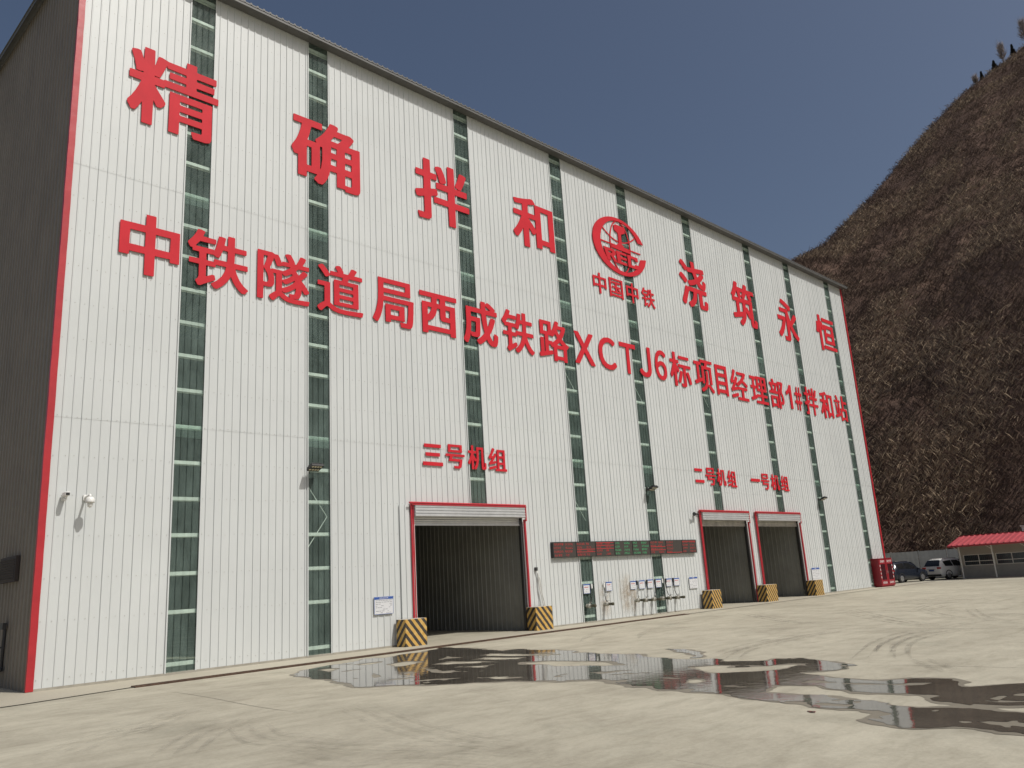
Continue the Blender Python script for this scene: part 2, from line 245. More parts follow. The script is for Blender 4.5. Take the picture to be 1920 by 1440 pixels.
# dusty concrete yard
def concrete_mat(name, c1, c2, c3, streak=True):
    m = bpy.data.materials.new(name); m.use_nodes = True
    nt = m.node_tree; N, L = nt.nodes, nt.links; b = N['Principled BSDF']
    tc = N.new('ShaderNodeTexCoord')
    def noise(scale, st=(1, 1, 1), rot=0, det=6, ro=.6):
        mp = N.new('ShaderNodeMapping'); mp.inputs['Scale'].default_value = st; mp.inputs['Rotation'].default_value = (0, 0, rot); L.new(tc.outputs['Object'], mp.inputs[0])
        n = N.new('ShaderNodeTexNoise'); n.inputs['Scale'].default_value = scale; n.inputs['Detail'].default_value = det; n.inputs['Roughness'].default_value = ro; n.inputs['Distortion'].default_value = .4
        L.new(mp.outputs[0], n.inputs['Vector']); return n.outputs[0]
    def ramp(src, a, bb, ca, cb):
        r = N.new('ShaderNodeValToRGB'); r.color_ramp.elements[0].position = a; r.color_ramp.elements[1].position = bb
        r.color_ramp.elements[0].color = (*ca, 1); r.color_ramp.elements[1].color = (*cb, 1); L.new(src, r.inputs[0]); return r.outputs[0]
    def mix(f, a, bb, mode='MIX'):
        x = N.new('ShaderNodeMix'); x.data_type = 'RGBA'; x.blend_type = mode
        if isinstance(f, float): x.inputs[0].default_value = f
        else: L.new(f, x.inputs[0])
        L.new(a, x.inputs[6]); L.new(bb, x.inputs[7]); return x.outputs[2]
    big = ramp(noise(.12), .32, .7, c1, c2)
    patch = ramp(noise(.45, (1, 1, 1), .3), .56, .74, (1, 1, 1), c3)
    col = mix(1.0, big, patch, 'MULTIPLY')
    if streak:
        st = ramp(noise(.55, (1, 1, 1), .4, 9, .72), .42, .70, (1.05, 1.05, 1.04), (.80, .79, .775))
        col = mix(1.0, col, st, 'MULTIPLY')
        st2 = ramp(noise(1.7, (.6, 1.5, 1), math.radians(40), 9, .75), .46, .72, (1.04, 1.04, 1.04), (.83, .825, .81))
        col = mix(1.0, col, st2, 'MULTIPLY')
        st3 = ramp(noise(.9, (.22, 2.0, 1), math.radians(-20), 8, .7), .52, .74, (1.0, 1.0, 1.0), (.84, .835, .82))
        col = mix(1.0, col, st3, 'MULTIPLY')
    fine = ramp(noise(14, det=8, ro=.75), .3, .7, (.90, .90, .90), (1.07, 1.07, 1.06))
    col = mix(1.0, col, fine, 'MULTIPLY')
    L.new(col, b.inputs['Base Color']); b.inputs['Roughness'].default_value = .88; b.inputs['Specular IOR Level'].default_value = .25
    bp = N.new('ShaderNodeBump'); bp.inputs['Strength'].default_value = .35; bp.inputs['Distance'].default_value = .02
    L.new(noise(9, det=8, ro=.7), bp.inputs['Height']); L.new(bp.outputs[0], b.inputs['Normal'])
    return m
M['yard'] = concrete_mat('dusty_concrete', (.39, .363, .288), (.475, .446, .358), (.86, .87, .87))
M['apron'] = concrete_mat('pale_apron_concrete', (.40, .365, .285), (.47, .44, .355), (.9, .9, .9), False)
M['wet'] = concrete_mat('damp_concrete', (.20, .18, .14), (.25, .225, .175), (.85, .85, .85), False)
M['wet'].node_tree.nodes['Principled BSDF'].inputs['Roughness'].default_value = .5
w = mat('puddle_water', (.10, .088, .072), .03, var=.3, vscale=.6, bump=.09, bscale=4.5, bdist=.02, stretch=(1, 1, 1))
w.node_tree.nodes['Principled BSDF'].inputs['IOR'].default_value = 1.5
_n = w.node_tree.nodes; _q = _n.new('ShaderNodeTexNoise'); _q.inputs['Scale'].default_value = 1.1; _q.inputs['Detail'].default_value = 6; _c = _n.new('ShaderNodeTexCoord'); w.node_tree.links.new(_c.outputs['Object'], _q.inputs[0])
_r = _n.new('ShaderNodeMapRange'); _r.inputs[1].default_value = .45; _r.inputs[2].default_value = .72; _r.inputs[3].default_value = .02; _r.inputs[4].default_value = .09; w.node_tree.links.new(_q.outputs[0], _r.inputs[0]); w.node_tree.links.new(_r.outputs[0], _n['Principled BSDF'].inputs['Roughness'])
M['water'] = w
def mark_mat(name, col, dens):
    m = mat(name, col, .9, var=.15); nt = m.node_tree; N, L = nt.nodes, nt.links
    tc = N.new('ShaderNodeTexCoord'); nz = N.new('ShaderNodeTexNoise'); nz.inputs['Scale'].default_value = 2.2; nz.inputs['Detail'].default_value = 8; nz.inputs['Roughness'].default_value = .75; L.new(tc.outputs['Object'], nz.inputs[0])
    r = N.new('ShaderNodeValToRGB'); r.color_ramp.elements[0].position = .40; r.color_ramp.elements[1].position = .72; r.color_ramp.elements[0].color = (0, 0, 0, 1); r.color_ramp.elements[1].color = (dens,) * 3 + (1,); L.new(nz.outputs[0], r.inputs[0])
    t = N.new('ShaderNodeBsdfTransparent'); mx = N.new('ShaderNodeMixShader'); L.new(r.outputs[0], mx.inputs[0]); L.new(t.outputs[0], mx.inputs[1]); L.new(N['Principled BSDF'].outputs[0], mx.inputs[2]); L.new(mx.outputs[0], N['Material Output'].inputs[0])
    return m
M['track'] = mark_mat('tyre_dust', (.20, .185, .15), .5)
M['faint_track'] = mark_mat('faint_tyre_dust', (.24, .22, .18), .36)
M['stain'] = mark_mat('rusty_dirt', (.50, .38, .25), .42)
_nt = M['stain'].node_tree; _N, _L = _nt.nodes, _nt.links
_tc = _N.new('ShaderNodeTexCoord'); _sp = _N.new('ShaderNodeSeparateXYZ'); _L.new(_tc.outputs['Generated'], _sp.inputs[0])
def _m(op, p, q):
    n = _N.new('ShaderNodeMath'); n.operation = op; n.use_clamp = False
    for i, v in enumerate((p, q)):
        if isinstance(v, (int, float)): n.inputs[i].default_value = v
        else: _L.new(v, n.inputs[i])
    return n.outputs[0]
def _hat(s): return _m('MULTIPLY', _m('MULTIPLY', s, _m('SUBTRACT', 1.0, s)), 4.0)
_old = [l for l in _L if l.to_node.type == 'MIX_SHADER' and l.to_socket == l.to_node.inputs[0]][0]; _src, _dst = _old.from_socket, _old.to_socket
_L.new(_m('MULTIPLY', _src, _m('MULTIPLY', _hat(_sp.outputs[0]), _hat(_sp.outputs[2]))), _dst)
M['joint'] = mat('dark_joint', (.12, .11, .09), .95)  # plain dark tone of the slab joints and pavement edge

# ------------------------------------------------------------------ raster -> outline -> solid (glyphs and puddles)
def contours(A, lev=.5):
    H, W = A.shape; B = A > lev; segs = {}
    S = B[:-1, :-1].astype(int) + 2 * B[:-1, 1:] + 4 * B[1:, 1:] + 8 * B[1:, :-1]
    T = {1: ((3, 0),), 2: ((0, 1),), 3: ((3, 1),), 4: ((1, 2),), 5: ((3, 2), (1, 0)), 6: ((0, 2),), 7: ((3, 2),), 8: ((2, 3),), 9: ((2, 0),), 10: ((0, 3), (2, 1)), 11: ((2, 1),), 12: ((1, 3),), 13: ((1, 0),), 14: ((0, 3),)}
    def key(i, j, e): return ('h', i, j) if e == 0 else ('v', i, j + 1) if e == 1 else ('h', i + 1, j) if e == 2 else ('v', i, j)
    def pt(k):
        o, i, j = k
        if o == 'h': a, b = A[i, j], A[i, j + 1]; return (j + (lev - a) / (b - a), i)
        a, b = A[i, j], A[i + 1, j]; return (j, i + (lev - a) / (b - a))
    for i, j in zip(*np.nonzero((S > 0) & (S < 15))):
        for a, b in T[int(S[i, j])]: segs[key(int(i), int(j), a)] = key(int(i), int(j), b)
    loops = []
    while segs:
        k0, k = segs.popitem(); loop = [k0]
        while k != k0:
            loop.append(k); k = segs.pop(k, k0)
        loops.append([pt(q) for q in loop])
    return loops
def rdp(P, eps):
    P = np.array(P); n = len(P)
    if n < 8: return P
    a = 0; b = int(np.argmax(((P - P[0]) ** 2).sum(1)))
    def rec(pts):
        keep = [0, len(pts) - 1]; st = [(0, len(pts) - 1)]
        while st:
            i, j = st.pop()
            if j - i < 2: continue
            d = pts[j] - pts[i]; l = np.hypot(*d) or 1e-9
            dist = np.abs(d[0] * (pts[i + 1:j, 1] - pts[i, 1]) - d[1] * (pts[i + 1:j, 0] - pts[i, 0])) / l
            q = int(np.argmax(dist))
            if dist[q] > eps: k = i + 1 + q; keep.append(k); st += [(i, k), (k, j)]
        return pts[sorted(keep)]
    return np.concatenate([rec(P[a:b + 1])[:-1], rec(np.concatenate([P[b:], P[:1]]))[:-1]])
def solid(name, loops, thick):
    cu = bpy.data.curves.new(name, 'CURVE'); cu.dimensions = '2D'; cu.fill_mode = 'BOTH'; cu.extrude = thick / 2
    for lp in loops:
        if len(lp) < 3: continue
        sp = cu.splines.new('POLY'); sp.points.add(len(lp) - 1); sp.use_cyclic_u = True
        sp.points.foreach_set('co', np.concatenate([np.array(lp), np.zeros((len(lp), 1)), np.ones((len(lp), 1))], 1).ravel())
    o = bpy.data.objects.new('tmp', cu); me = bpy.data.meshes.new_from_object(o); me.name = name
    bpy.data.objects.remove(o); bpy.data.curves.remove(cu); return me
def blur(A, n=1):
    for _ in range(n):
        A = (np.roll(A, 1, 0) + 2 * A + np.roll(A, -1, 0)) / 4; A = (np.roll(A, 1, 1) + 2 * A + np.roll(A, -1, 1)) / 4
    return A
def fill_poly(P, X, Y):
    ins = np.zeros(X.shape, bool); n = len(P)
    for i in range(n):
        x0, y0 = P[i]; x1, y1 = P[(i + 1) % n]
        if y0 == y1: continue
        c = ((Y >= min(y0, y1)) & (Y < max(y0, y1))); ins ^= c & (X < (x1 - x0) * (Y - y0) / (y1 - y0) + x0)
    return ins
TXT = {}
def text_mesh(s):
    if s not in TXT:
        cu = bpy.data.curves.new('txt', 'FONT'); cu.body = s; cu.size = 1; cu.resolution_u = 4; cu.fill_mode = 'FRONT'
        o = bpy.data.objects.new('txt', cu); COL.objects.link(o); dg = bpy.context.evaluated_depsgraph_get(); dg.update()
        me = bpy.data.meshes.new_from_object(o.evaluated_get(dg))
        V = np.empty(len(me.vertices) * 3); me.vertices.foreach_get('co', V); V = V.reshape(-1, 3)[:, :2]
        me.calc_loop_triangles(); T = np.empty(len(me.loop_triangles) * 3, int); me.loop_triangles.foreach_get('vertices', T); T = T.reshape(-1, 3)
        bpy.data.objects.remove(o); bpy.data.curves.remove(cu); bpy.data.meshes.remove(me); TXT[s] = (V, T)
    return TXT[s]
GL = {}
def glyph_loops(ch, dx, dy, N=230):
    k = (ch, dx, dy)
    if k in GL: return GL[k]
    if ch in '三二一':                                   # plain bars
        bars = {'三': [(.08, .92, .84, 1.0), (.14, .86, .44, .60), (0, 1, .0, .17)], '二': [(.0, .86, .80, 1.0), (0, 1, 0, .20)], '一': [(0, 1, 0, 1)]}[ch]
        GL[k] = [[(a, c), (b, c), (b, d), (a, d)] for a, b, c, d in bars]; return GL[k]
    if ch == '１':
        GL[k] = [[(.62, 0), (1, 0), (1, 1), (.70, 1), (.55, .88), (.30, .77), (0, .70), (0, .55), (.35, .60), (.62, .72)]]; return GL[k]
    V, T = text_mesh(ch); lo, hi = V.min(0), V.max(0); s = N / max(hi - lo); pad = 26
    Q = (V - lo) * s + pad; W, H = ((hi - lo) * s + 2 * pad + 2).astype(int); A = np.zeros((H, W), bool)
    for a, b, c in Q[T]:
        x0, y0 = np.floor(np.minimum(np.minimum(a, b), c)).astype(int); x1, y1 = np.ceil(np.maximum(np.maximum(a, b), c)).astype(int) + 1
        yy, xx = np.mgrid[y0:y1, x0:x1]; D = (b[0] - a[0]) * (c[1] - a[1]) - (c[0] - a[0]) * (b[1] - a[1])
        if abs(D) < 1e-9: continue
        u = ((xx - a[0]) * (c[1] - a[1]) - (c[0] - a[0]) * (yy - a[1])) / D; v = ((b[0] - a[0]) * (yy - a[1]) - (xx - a[0]) * (b[1] - a[1])) / D
        A[y0:y1, x0:x1] |= (u >= -.002) & (v >= -.002) & (u + v <= 1.002)
    rx, ry = int(round(dx * N)), int(round(dy * N)); B = A.copy()
    for i in range(1, rx + 1): B |= np.roll(A, i, 1) | np.roll(A, -i, 1)
    A = B.copy()
    for i in range(1, ry + 1): B |= np.roll(A, i, 0) | np.roll(A, -i, 0)
    lp = [rdp(l, .55) for l in contours(blur(B.astype(float), 2))]; lp = [l for l in lp if len(l) > 3]
    al = np.concatenate(lp); lo, hi = al.min(0), al.max(0)
    GL[k] = [((l - lo) / (hi - lo)).tolist() for l in lp]; return GL[k]

def fx(x, z, y):                                          # a reading taken on the wall plane, moved to depth y in front of it
    k = (y + 25.1645) / 25.1645
    return x * k, 2.125 + (z - 2.125) * k

# ------------------------------------------------------------------ ground
g = MB(); g.face([(-500, -400, 0), (700, -400, 0), (700, 600, 0), (-500, 600, 0)])
struct(g.build('ground', M['yard']))
a = MB(); ap = [(-30, 30), (6.3, 30), (6.3, .2), (63.6, .2), (63.6, 1.2), (70, 1.2), (70, -1.15), (52, -1.5), (36, -1.75), (24, -2.05), (8.2, -2.25), (5.5, -2.9), (3, -3.2), (-30, -8)]
a.face([(x, y, .012) for x, y in ap]); struct(a.build('pavement', M['apron']))
k = MB()
for (x0, y0), (x1, y1) in zip(ap[6:-2], ap[7:-1]): k.face([(x0, y0, .0165), (x1, y1, .0165), (x1, y1 - .05, .0165), (x0, y0 - .05, .0165)])
struct(k.build('pavement_edge', M['joint']))

# puddles left on the yard: outlines with dry islands, roughened by noise
def vnoise(X, Y, sc, seed):
    r = np.random.default_rng(seed); n = 128; Gd = r.random((n, n)); x, y = X / sc, Y / sc; i, j = np.floor(x).astype(int), np.floor(y).astype(int); u, v = x - i, y - j
    u, v = u * u * (3 - 2 * u), v * v * (3 - 2 * v); q = lambda a, b: Gd[(j + b) % n, (i + a) % n]
    return (q(0, 0) * (1 - u) + q(1, 0) * u) * (1 - v) + (q(0, 1) * (1 - u) + q(1, 1) * u) * v
st = .04; X, Y = np.meshgrid(np.arange(10.0, 19.4, st), np.arange(-24.0, -1.9, st))
WX = X + (vnoise(X, Y, .45, 1) - .5) * .30 + (vnoise(X, Y, .12, 2) - .5) * .12; WY = Y + (vnoise(X, Y, .45, 3) - .5) * .36 + (vnoise(X, Y, .12, 4) - .5) * .14
pm = fill_poly(PUD['outer'], WX, WY)
for p in PUD['isl']: pm &= ~fill_poly(p, WX, WY)
for p in PUD['extra']: pm |= fill_poly(p, WX, WY)
def ground_sheet(mask, name, m, z, eps=.25):
    lp = [rdp(l, eps) for l in contours(blur(np.pad(mask.astype(float), 3), 1))]
    lp = [np.stack([(l[:, 0] - 3) * st + 10.0, (l[:, 1] - 3) * st - 24.0], 1) for l in lp if len(l) > 5]
    me = solid(name, lp, 0); me.materials.append(m); o = link(name, me, None, (0, 0, z)); return struct(o)
bl_ = blur(pm.astype(float), 14); wetm = (bl_ + (vnoise(X, Y, .5, 8) - .5) * .45 + (vnoise(X, Y, .14, 9) - .5) * .2 > .17) & (bl_ > .03)
pm &= ~((vnoise(X, Y, .62, 31) * .6 + vnoise(X, Y, .2, 32) * .4 > .77) & (X < 14.5))
ground_sheet(wetm | pm, 'damp_ground', M['wet'], .005, .4)
ground_sheet(pm, 'water', M['water'], .009)

# tyre marks and slab joints
tk = MB(); ft = MB()
def smooth_path(P, n=10):
    P = [Vector((*p, 0)) for p in P]; P = [P[0] * 2 - P[1]] + P + [P[-1] * 2 - P[-2]]; out = []
    for i in range(1, len(P) - 2):
        for t in np.linspace(0, 1, n, endpoint=False):
            a, b, c, d = P[i - 1:i + 3]; out.append(.5 * ((2 * b) + (c - a) * t + (2 * a - 5 * b + 4 * c - d) * t * t + (3 * b - a - 3 * c + d) * t ** 3))
    return out + [P[-2]]
def ribbon(mb, P, wd, z, off=0.0):
    pts = smooth_path(P); rows = []
    for i, p in enumerate(pts):
        d = (pts[min(i + 1, len(pts) - 1)] - pts[max(i - 1, 0)]).normalized(); nrm = Vector((-d.y, d.x, 0)); tp = min(1, 4 * min(i, len(pts) - 1 - i) / len(pts) + .15)
        c = p + nrm * off; rows.append([c - nrm * wd * tp, c + nrm * wd * tp])
    mb.grid([[(q.x, q.y, z) for q in r] for r in rows])
for i, p in enumerate(PUD['tr']):
    mb_ = tk if i < 18 else ft
    ribbon(mb_, p, (.07 if i < 18 else .08), .0120 + .0012 * i)
    if i < 18: ribbon(tk, p, .06, .0124 + .0012 * i, .30)
    else:
        for q in (-.30, .30): ribbon(ft, p, .055, .0124 + .0012 * i + q * .001, q * 1.0)
for i in range(16):                                        # older loops of traffic across the yard
    cx, cy, r = rng.uniform(16, 60), rng.uniform(-24, -9), rng.uniform(6, 22); t0 = rng.uniform(0, 6.28); P_ = [(cx + r * math.cos(t0 + t), cy + r * .8 * math.sin(t0 + t)) for t in np.linspace(0, rng.uniform(.5, 1.3), 5)]
    if min(y for x, y in P_) < -45 or max(y for x, y in P_) > -2.6: continue
    ribbon(ft, P_, .14, .040 + .0012 * i); ribbon(ft, P_, .14, .0405 + .0012 * i, 1.9)
struct(tk.build('tyre_marks', M['track'])); struct(ft.build('faint_tyre_marks', M['faint_track']))
jn = MB()
for p in PUD['jn']: ribbon(jn, p, .006, .0045)
for x in (26, 44): jn.face([(x, -2.6, .0052), (x + .02, -2.6, .0052), (x + .02, -40, .0052), (x, -40, .0052)])
struct(jn.build('ground_joints', M['joint']))

# rusty drain cover along the foot of the plant
t = thing('drain_cover', 'long rusty slatted drain cover running along the concrete apron before the white plant', 'drain', (8.2, -2.35, 0))
d = MB()
xs = np.linspace(0, 26, 261)
def dy_(x): return (x / 26.0) * .45
for i in range(260):
    x = xs[i]; sag = .012 + .006 * math.sin(x * 1.7) + .004 * math.sin(x * 5.1)
    d.obox((x, dy_(x) - .06, sag), (.055, 0, 0), (0, .26, 0), (0, 0, .022))
d.build('slat', M['rust'], t)
e_ = MB()
for q in (-.09, .20): e_.obox((0, q, .004), (26, .45, 0), (0, .035, 0), (0, 0, .034))
e_.build('frame', M['rust'], t)

# ------------------------------------------------------------------ the plant
PL = thing('batching_plant', 'huge white ribbed metal mixing plant with red corner trim and green window strips', 'industrial building', (6.4, 0, 0))
X0, X1, EAVE, DEP = 6.28, 63.65, 23.75, 40.0
STR = [9.90, 14.61, 22.17, 28.68, 34.22, 40.75, 48.07, 53.76, 60.42]; SW = .885
DOORS = [(19.06, 25.12), (38.98, 44.06), (45.04, 50.55)]; DH = 5.1
PITCH = .27
Wo = PL.location
def S(o): o.parent = PL; o.location = (-Wo.x, -Wo.y, -Wo.z); return o
ribs = []
x = X0 + .12; i = 0
while x < X1 + .3:
    ribs.append((x + random.uniform(-.012, .012), (.024 if i % 3 else .032) * random.uniform(.9, 1.1))); x += PITCH; i += 1
def prof_pts(x0, x1, base):
    P = []
    for c, h in ribs:
        for dx, hh in ((-.030, 0), (-.014, h), (.012, h), (.026, 0)):
            if x0 < c + dx < x1: P.append((c + dx, base - hh))
    def at(xq):
        for c, h in ribs:
            if abs(xq - c) < .03:
                return base - h * max(0, min(1, (.03 - abs(xq - c)) / .016))
        return base
    return [(x0, at(x0))] + P + [(x1, at(x1))]
SEAMS = [0.06, 7.56, 15.60, EAVE]
def cladding(mb, x0, x1, z0, z1, flat=False):
    for k, (a, b) in enumerate(zip(SEAMS[:-1], SEAMS[1:])):
        lo, hi = max(z0, a - (.10 if k else 0)), min(z1, b)
        if hi - lo < .12: continue
        p = prof_pts(x0, x1, -.006 * k)
        mb.grid([[(q, y, lo) for q, y in p], [(q, y, hi) for q, y in p]])
edges = [X0 + .12]
for s_ in STR: edges += [s_, s_ + SW]
edges += [X1 - .1]
w = MB()
def clear(x0, x1):
    segs = [(x0, x1, 0.06)]
    for d0, d1 in DOORS:
        ns = []
        for a, b, z in segs:
            if d1 <= a or d0 >= b: ns.append((a, b, z)); continue
            if a < d0: ns.append((a, d0, z))
            ns.append((max(a, d0), min(b, d1), DH))
            if b > d1: ns.append((d1, b, z))
        segs = ns
    return segs
for a, b in zip(edges[::2], edges[1::2]):
    for x0, x1, z in clear(a, b): cladding(w, x0, x1, z, EAVE)
S(w.build('front_wall', M['white_wall']))
# screw heads on the girt lines
RAILS = [.30, 1.80, 2.93, 4.09, 5.21, 6.35, 7.50, 8.70, 9.86, 10.99, 12.15, 13.30, 14.42, 15.56, 16.75, 17.88, 19.0, 20.14, 21.33, 22.49, 23.45]
sc = MB()
for z in RAILS:
    for j, (c, h) in enumerate(ribs):
        q = c + PITCH / 2 + random.uniform(-.03, .03); zz = z + random.uniform(-.02, .02)
        if any(s_ - .03 < q < s_ + SW + .03 for s_ in STR) or any(d0 - .1 < q < d1 + .1 and zz < DH + .1 for d0, d1 in DOORS) or q > X1 - .15: continue
        y = -.018; sc.box(q - .007, q + .007, y - .004, y + .012, zz - .007, zz + .007)
o = S(sc.build('screw', M['pipe'])); struct(o, 'stuff')
# light strips
for n_, s_ in enumerate(STR):
    z0 = .06
    for d0, d1 in DOORS:
        if d0 < s_ + .4 < d1: z0 = DH + .12
    sb = MB()
    for k, (a, b) in enumerate(zip(SEAMS[:-1], SEAMS[1:])):
        lo, hi = max(z0, a - (.42 if k else 0)), b
        if hi - lo < .1: continue
        P = [(s_ - .04, .014)]
        for j in range(1, 4):
            c = s_ + SW * j / 4
            P += [(c - .026, .014), (c - .012, -.016), (c + .012, -.016), (c + .026, .014)]
        P.append((s_ + SW + .04, .014))
        P = [(q, y - .008 * k) for q, y in P]
        sb.grid([[(q, y, lo) for q, y in P], [(q, y, hi) for q, y in P]])
    st_o = S(sb.build('window_strip', M['strip']))
    fl = MB()
    for q in (s_ - .035, s_ + SW - .005): fl.box(q, q + .04, -.05, -.012, z0, EAVE)
    c_ = fl.build('edge_trim', M['white_wall'], st_o)
# girts behind the skin, the full length of the front
for z in RAILS:
    gb = MB()
    for a, b in ((X0 + .3, DOORS[0][0] - .2), (DOORS[0][1] + .2, DOORS[1][0] - .2), (DOORS[1][1] + .1, DOORS[2][0] - .1), (DOORS[2][1] + .2, X1 - .2)) if z < DH + .2 else ((X0 + .3, X1 - .2),):
        gb.box(a, b, .05, .16, z - .055, z + .055)
        gb.box(a, b, .16, .175, z - .075, z - .055)
    S(gb.build('girt', M['girt']))
# bracing rods seen through the strips
for s_, z in ((STR[1], 5.25), (STR[1], 4.15), (STR[3], 5.2), (STR[4], 11.5), (STR[3], 11.5), (STR[5], 12)):
    b_ = MB(); sgn = 1 if z != 4.15 else -1
    b_.tube([(s_ + .05, .12, z + .55 * sgn), (s_ + SW - .05, .12, z - .55 * sgn)], .016, 6); S(b_.build('bracing_rod', M['girt']))
# end walls, back wall
def gz(y): return EAVE + .1 + (y * .107 if y < DEP / 2 else (DEP - y) * .107)
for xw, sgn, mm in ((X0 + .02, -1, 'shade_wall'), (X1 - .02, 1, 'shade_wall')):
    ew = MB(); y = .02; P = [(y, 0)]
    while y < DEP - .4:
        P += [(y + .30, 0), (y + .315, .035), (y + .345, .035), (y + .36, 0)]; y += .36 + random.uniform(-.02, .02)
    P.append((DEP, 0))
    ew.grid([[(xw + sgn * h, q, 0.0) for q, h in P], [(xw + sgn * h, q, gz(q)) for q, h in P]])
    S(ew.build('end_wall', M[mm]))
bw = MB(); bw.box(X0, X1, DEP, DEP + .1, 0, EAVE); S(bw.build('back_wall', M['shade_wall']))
# roof sheet with ribbed drip edge
rf = MB(); P = []; x = X0 - .28
while x < X1 + .28: P += [(x, 0), (x + .16, 0), (x + .18, .05), (x + .24, .05), (x + .26, 0)]; x += .26
def rz(y): return EAVE + .02 + (min(y, DEP - y)) * .107
ys = [-.50, DEP / 2, DEP + .5]
rf.grid([[(q, y, rz(y) + h + .06) for q, h in P] for y in ys]); rf.grid([[(q, y, rz(y) + h * .5) for q, h in P] for y in ys])
rf.grid([[(q, -.50, rz(-.5) + h + .06) for q, h in P], [(q, -.50, rz(-.5) + h * .5) for q, h in P]])
ro = S(rf.build('roof', M['roof_grey']))
sf = MB(); sf.box(X0 - .2, X1 + .2, -.46, -.05, EAVE - .10, EAVE - .055); sf.box(X0 - .24, X1 + .24, -.485, -.44, EAVE - .13, EAVE - .04)
s_o = sf.build('eave_trim', M['roof_grey'], ro)
vg = MB(); vg.grid([[(X0 - .25, y, rz(y) + .10) for y in np.linspace(-.45, DEP / 2, 12)], [(X0 - .25, y, rz(y) - .14) for y in np.linspace(-.45, DEP / 2, 12)]]); vg.build('verge_trim', M['roof_grey'], ro)
# red corner flashings, with dents
def corner(xa, xb, nm):
    c = MB(); zs = np.linspace(0.02, EAVE - .02, 60); rows = []
    for z in zs:
        j = random.uniform(-.006, .006) + (.02 * math.sin(z * 9) if 20.6 < z < 21.6 else 0)
        rows.append([(xa, .05, z), (xa + (j if xb > xa else -j), -.072, z), (xb + j * .6, -.072 - abs(j), z), (xb, -.03, z)])
    c.grid(rows); S(c.build(nm, M['red_trim']))
corner(X0 - .02, X0 + .165, 'corner_trim'); corner(X1 + .02, X1 - .20, 'corner_trim')
pl = MB()
for a, b in ((X0, DOORS[0][0]), (DOORS[0][1], DOORS[1][0]), (DOORS[1][1], DOORS[2][0]), (DOORS[2][1], X1)): pl.box(a, b, -.045, .25, 0, .075)
S(pl.build('plinth', M['plinth']))
# dark truck bays behind the doors
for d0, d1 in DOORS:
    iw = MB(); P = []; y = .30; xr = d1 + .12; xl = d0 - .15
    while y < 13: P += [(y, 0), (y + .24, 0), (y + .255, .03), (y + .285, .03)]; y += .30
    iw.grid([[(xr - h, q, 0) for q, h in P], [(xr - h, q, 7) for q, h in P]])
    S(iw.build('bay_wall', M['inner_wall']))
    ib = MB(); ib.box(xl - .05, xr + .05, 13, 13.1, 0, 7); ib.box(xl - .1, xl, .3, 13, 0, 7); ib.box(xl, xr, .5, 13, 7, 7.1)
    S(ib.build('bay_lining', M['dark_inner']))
# rolling doors
for n_, (d0, d1) in enumerate(DOORS):
    cm = M['silver'] if n_ == 0 else M['dirty_silver']
    ct = MB(); z = 4.48; rows = []
    for k in range(8):
        for a, b in ((0, 0), (.045, -.028), (.09, 0)): rows.append([(d0 + .16, .06 + b, z + a), (d1 - .14, .06 + b, z + a)])
        z += .09
    ct.grid(rows); ct.box(d0 + .16, d1 - .14, .04, .09, 4.40, 4.48)
    dr = S(ct.build('roller_door', cm))
    bx = MB(); zz = 4.72; rows = []
    for k in range(4):
        h = .118
        for a, b in ((.0, .0), (.022, -.04), (.085, -.04), (.108, 0)): rows.append([(d0 + .05, -.22 + b, zz + a), (d1 - .03, -.22 + b, zz + a)])
        zz += h
    bx.grid(rows); bx.box(d0 + .05, d1 - .03, -.215, -.02, 4.72, zz)
    bx.build('shutter_box', M['silver'], dr)
    fr = MB(); zt = 5.22
    def pipe2(mb, p, q, r=.04):
        mb.tube([p, q], r, 8)
    pipe2(fr, (d0 - .22, -.24, zt + .03), (d1 + .03, -.24, zt + .03), .036); pipe2(fr, (d0 - .10, -.27, zt - .045), (d1 + .03, -.27, zt - .045), .022)
    fr.box(d0 - .05, d1 + .0, -.22, -.03, zt - .02, zt + .02)
    zb = 4.62
    fr.tube([(d0 - .05, -.12, .0), (d0 - .065, -.12, 1.6), (d0 - .04, -.12, 3.3), (d0 - .05, -.12, 5.2)], .042, 8); fr.tube([(d0 + .03, -.14, .0), (d0 + .03, -.14, 5.2)], .026, 8)
    
    fr.tube([(d1 + .02, -.12, .0), (d1 + .045, -.12, 2.2), (d1 + .02, -.12, 4.65)], .058, 8); fr.tube([(d1 + .03, -.22, zb - .05), (d1 + .03, -.22, zt)], .035, 8)
    fr.build('door_frame', M['red_pipe'], dr)
    for q in (d0 + .08, d1 - .14):
        jb = MB(); jb.box(q, q + .09, -.02, .12, .0, 4.66); jb.build('guide_rail', M['white_plastic'] if q < d1 - 1 else M['dark_grey'], dr)
    if n_ == 0:
        jc = MB(); jc.box(d0 - .56, d0 - .12, -.075, -.02, .62, 5.16); jc.box(d0 - .34, d0 - .30, -.10, -.075, .62, 5.16); jc.build('jamb_panel', M['white_wall'], dr)
# vent louver and pipe run on the shaded end wall
vt = MB(); vt.box(X0 - .12, X0 - .02, 1.53, 3.3, 2.93, 3.66)
for k in range(9): vt.obox((X0 - .15, 1.60, 3.0 + k * .07), (.04, 0, -.03), (0, 1.62, 0), (0, 0, .012))
S(vt.build('vent', mat('brown_vent', (.045, .035, .032), .7)))

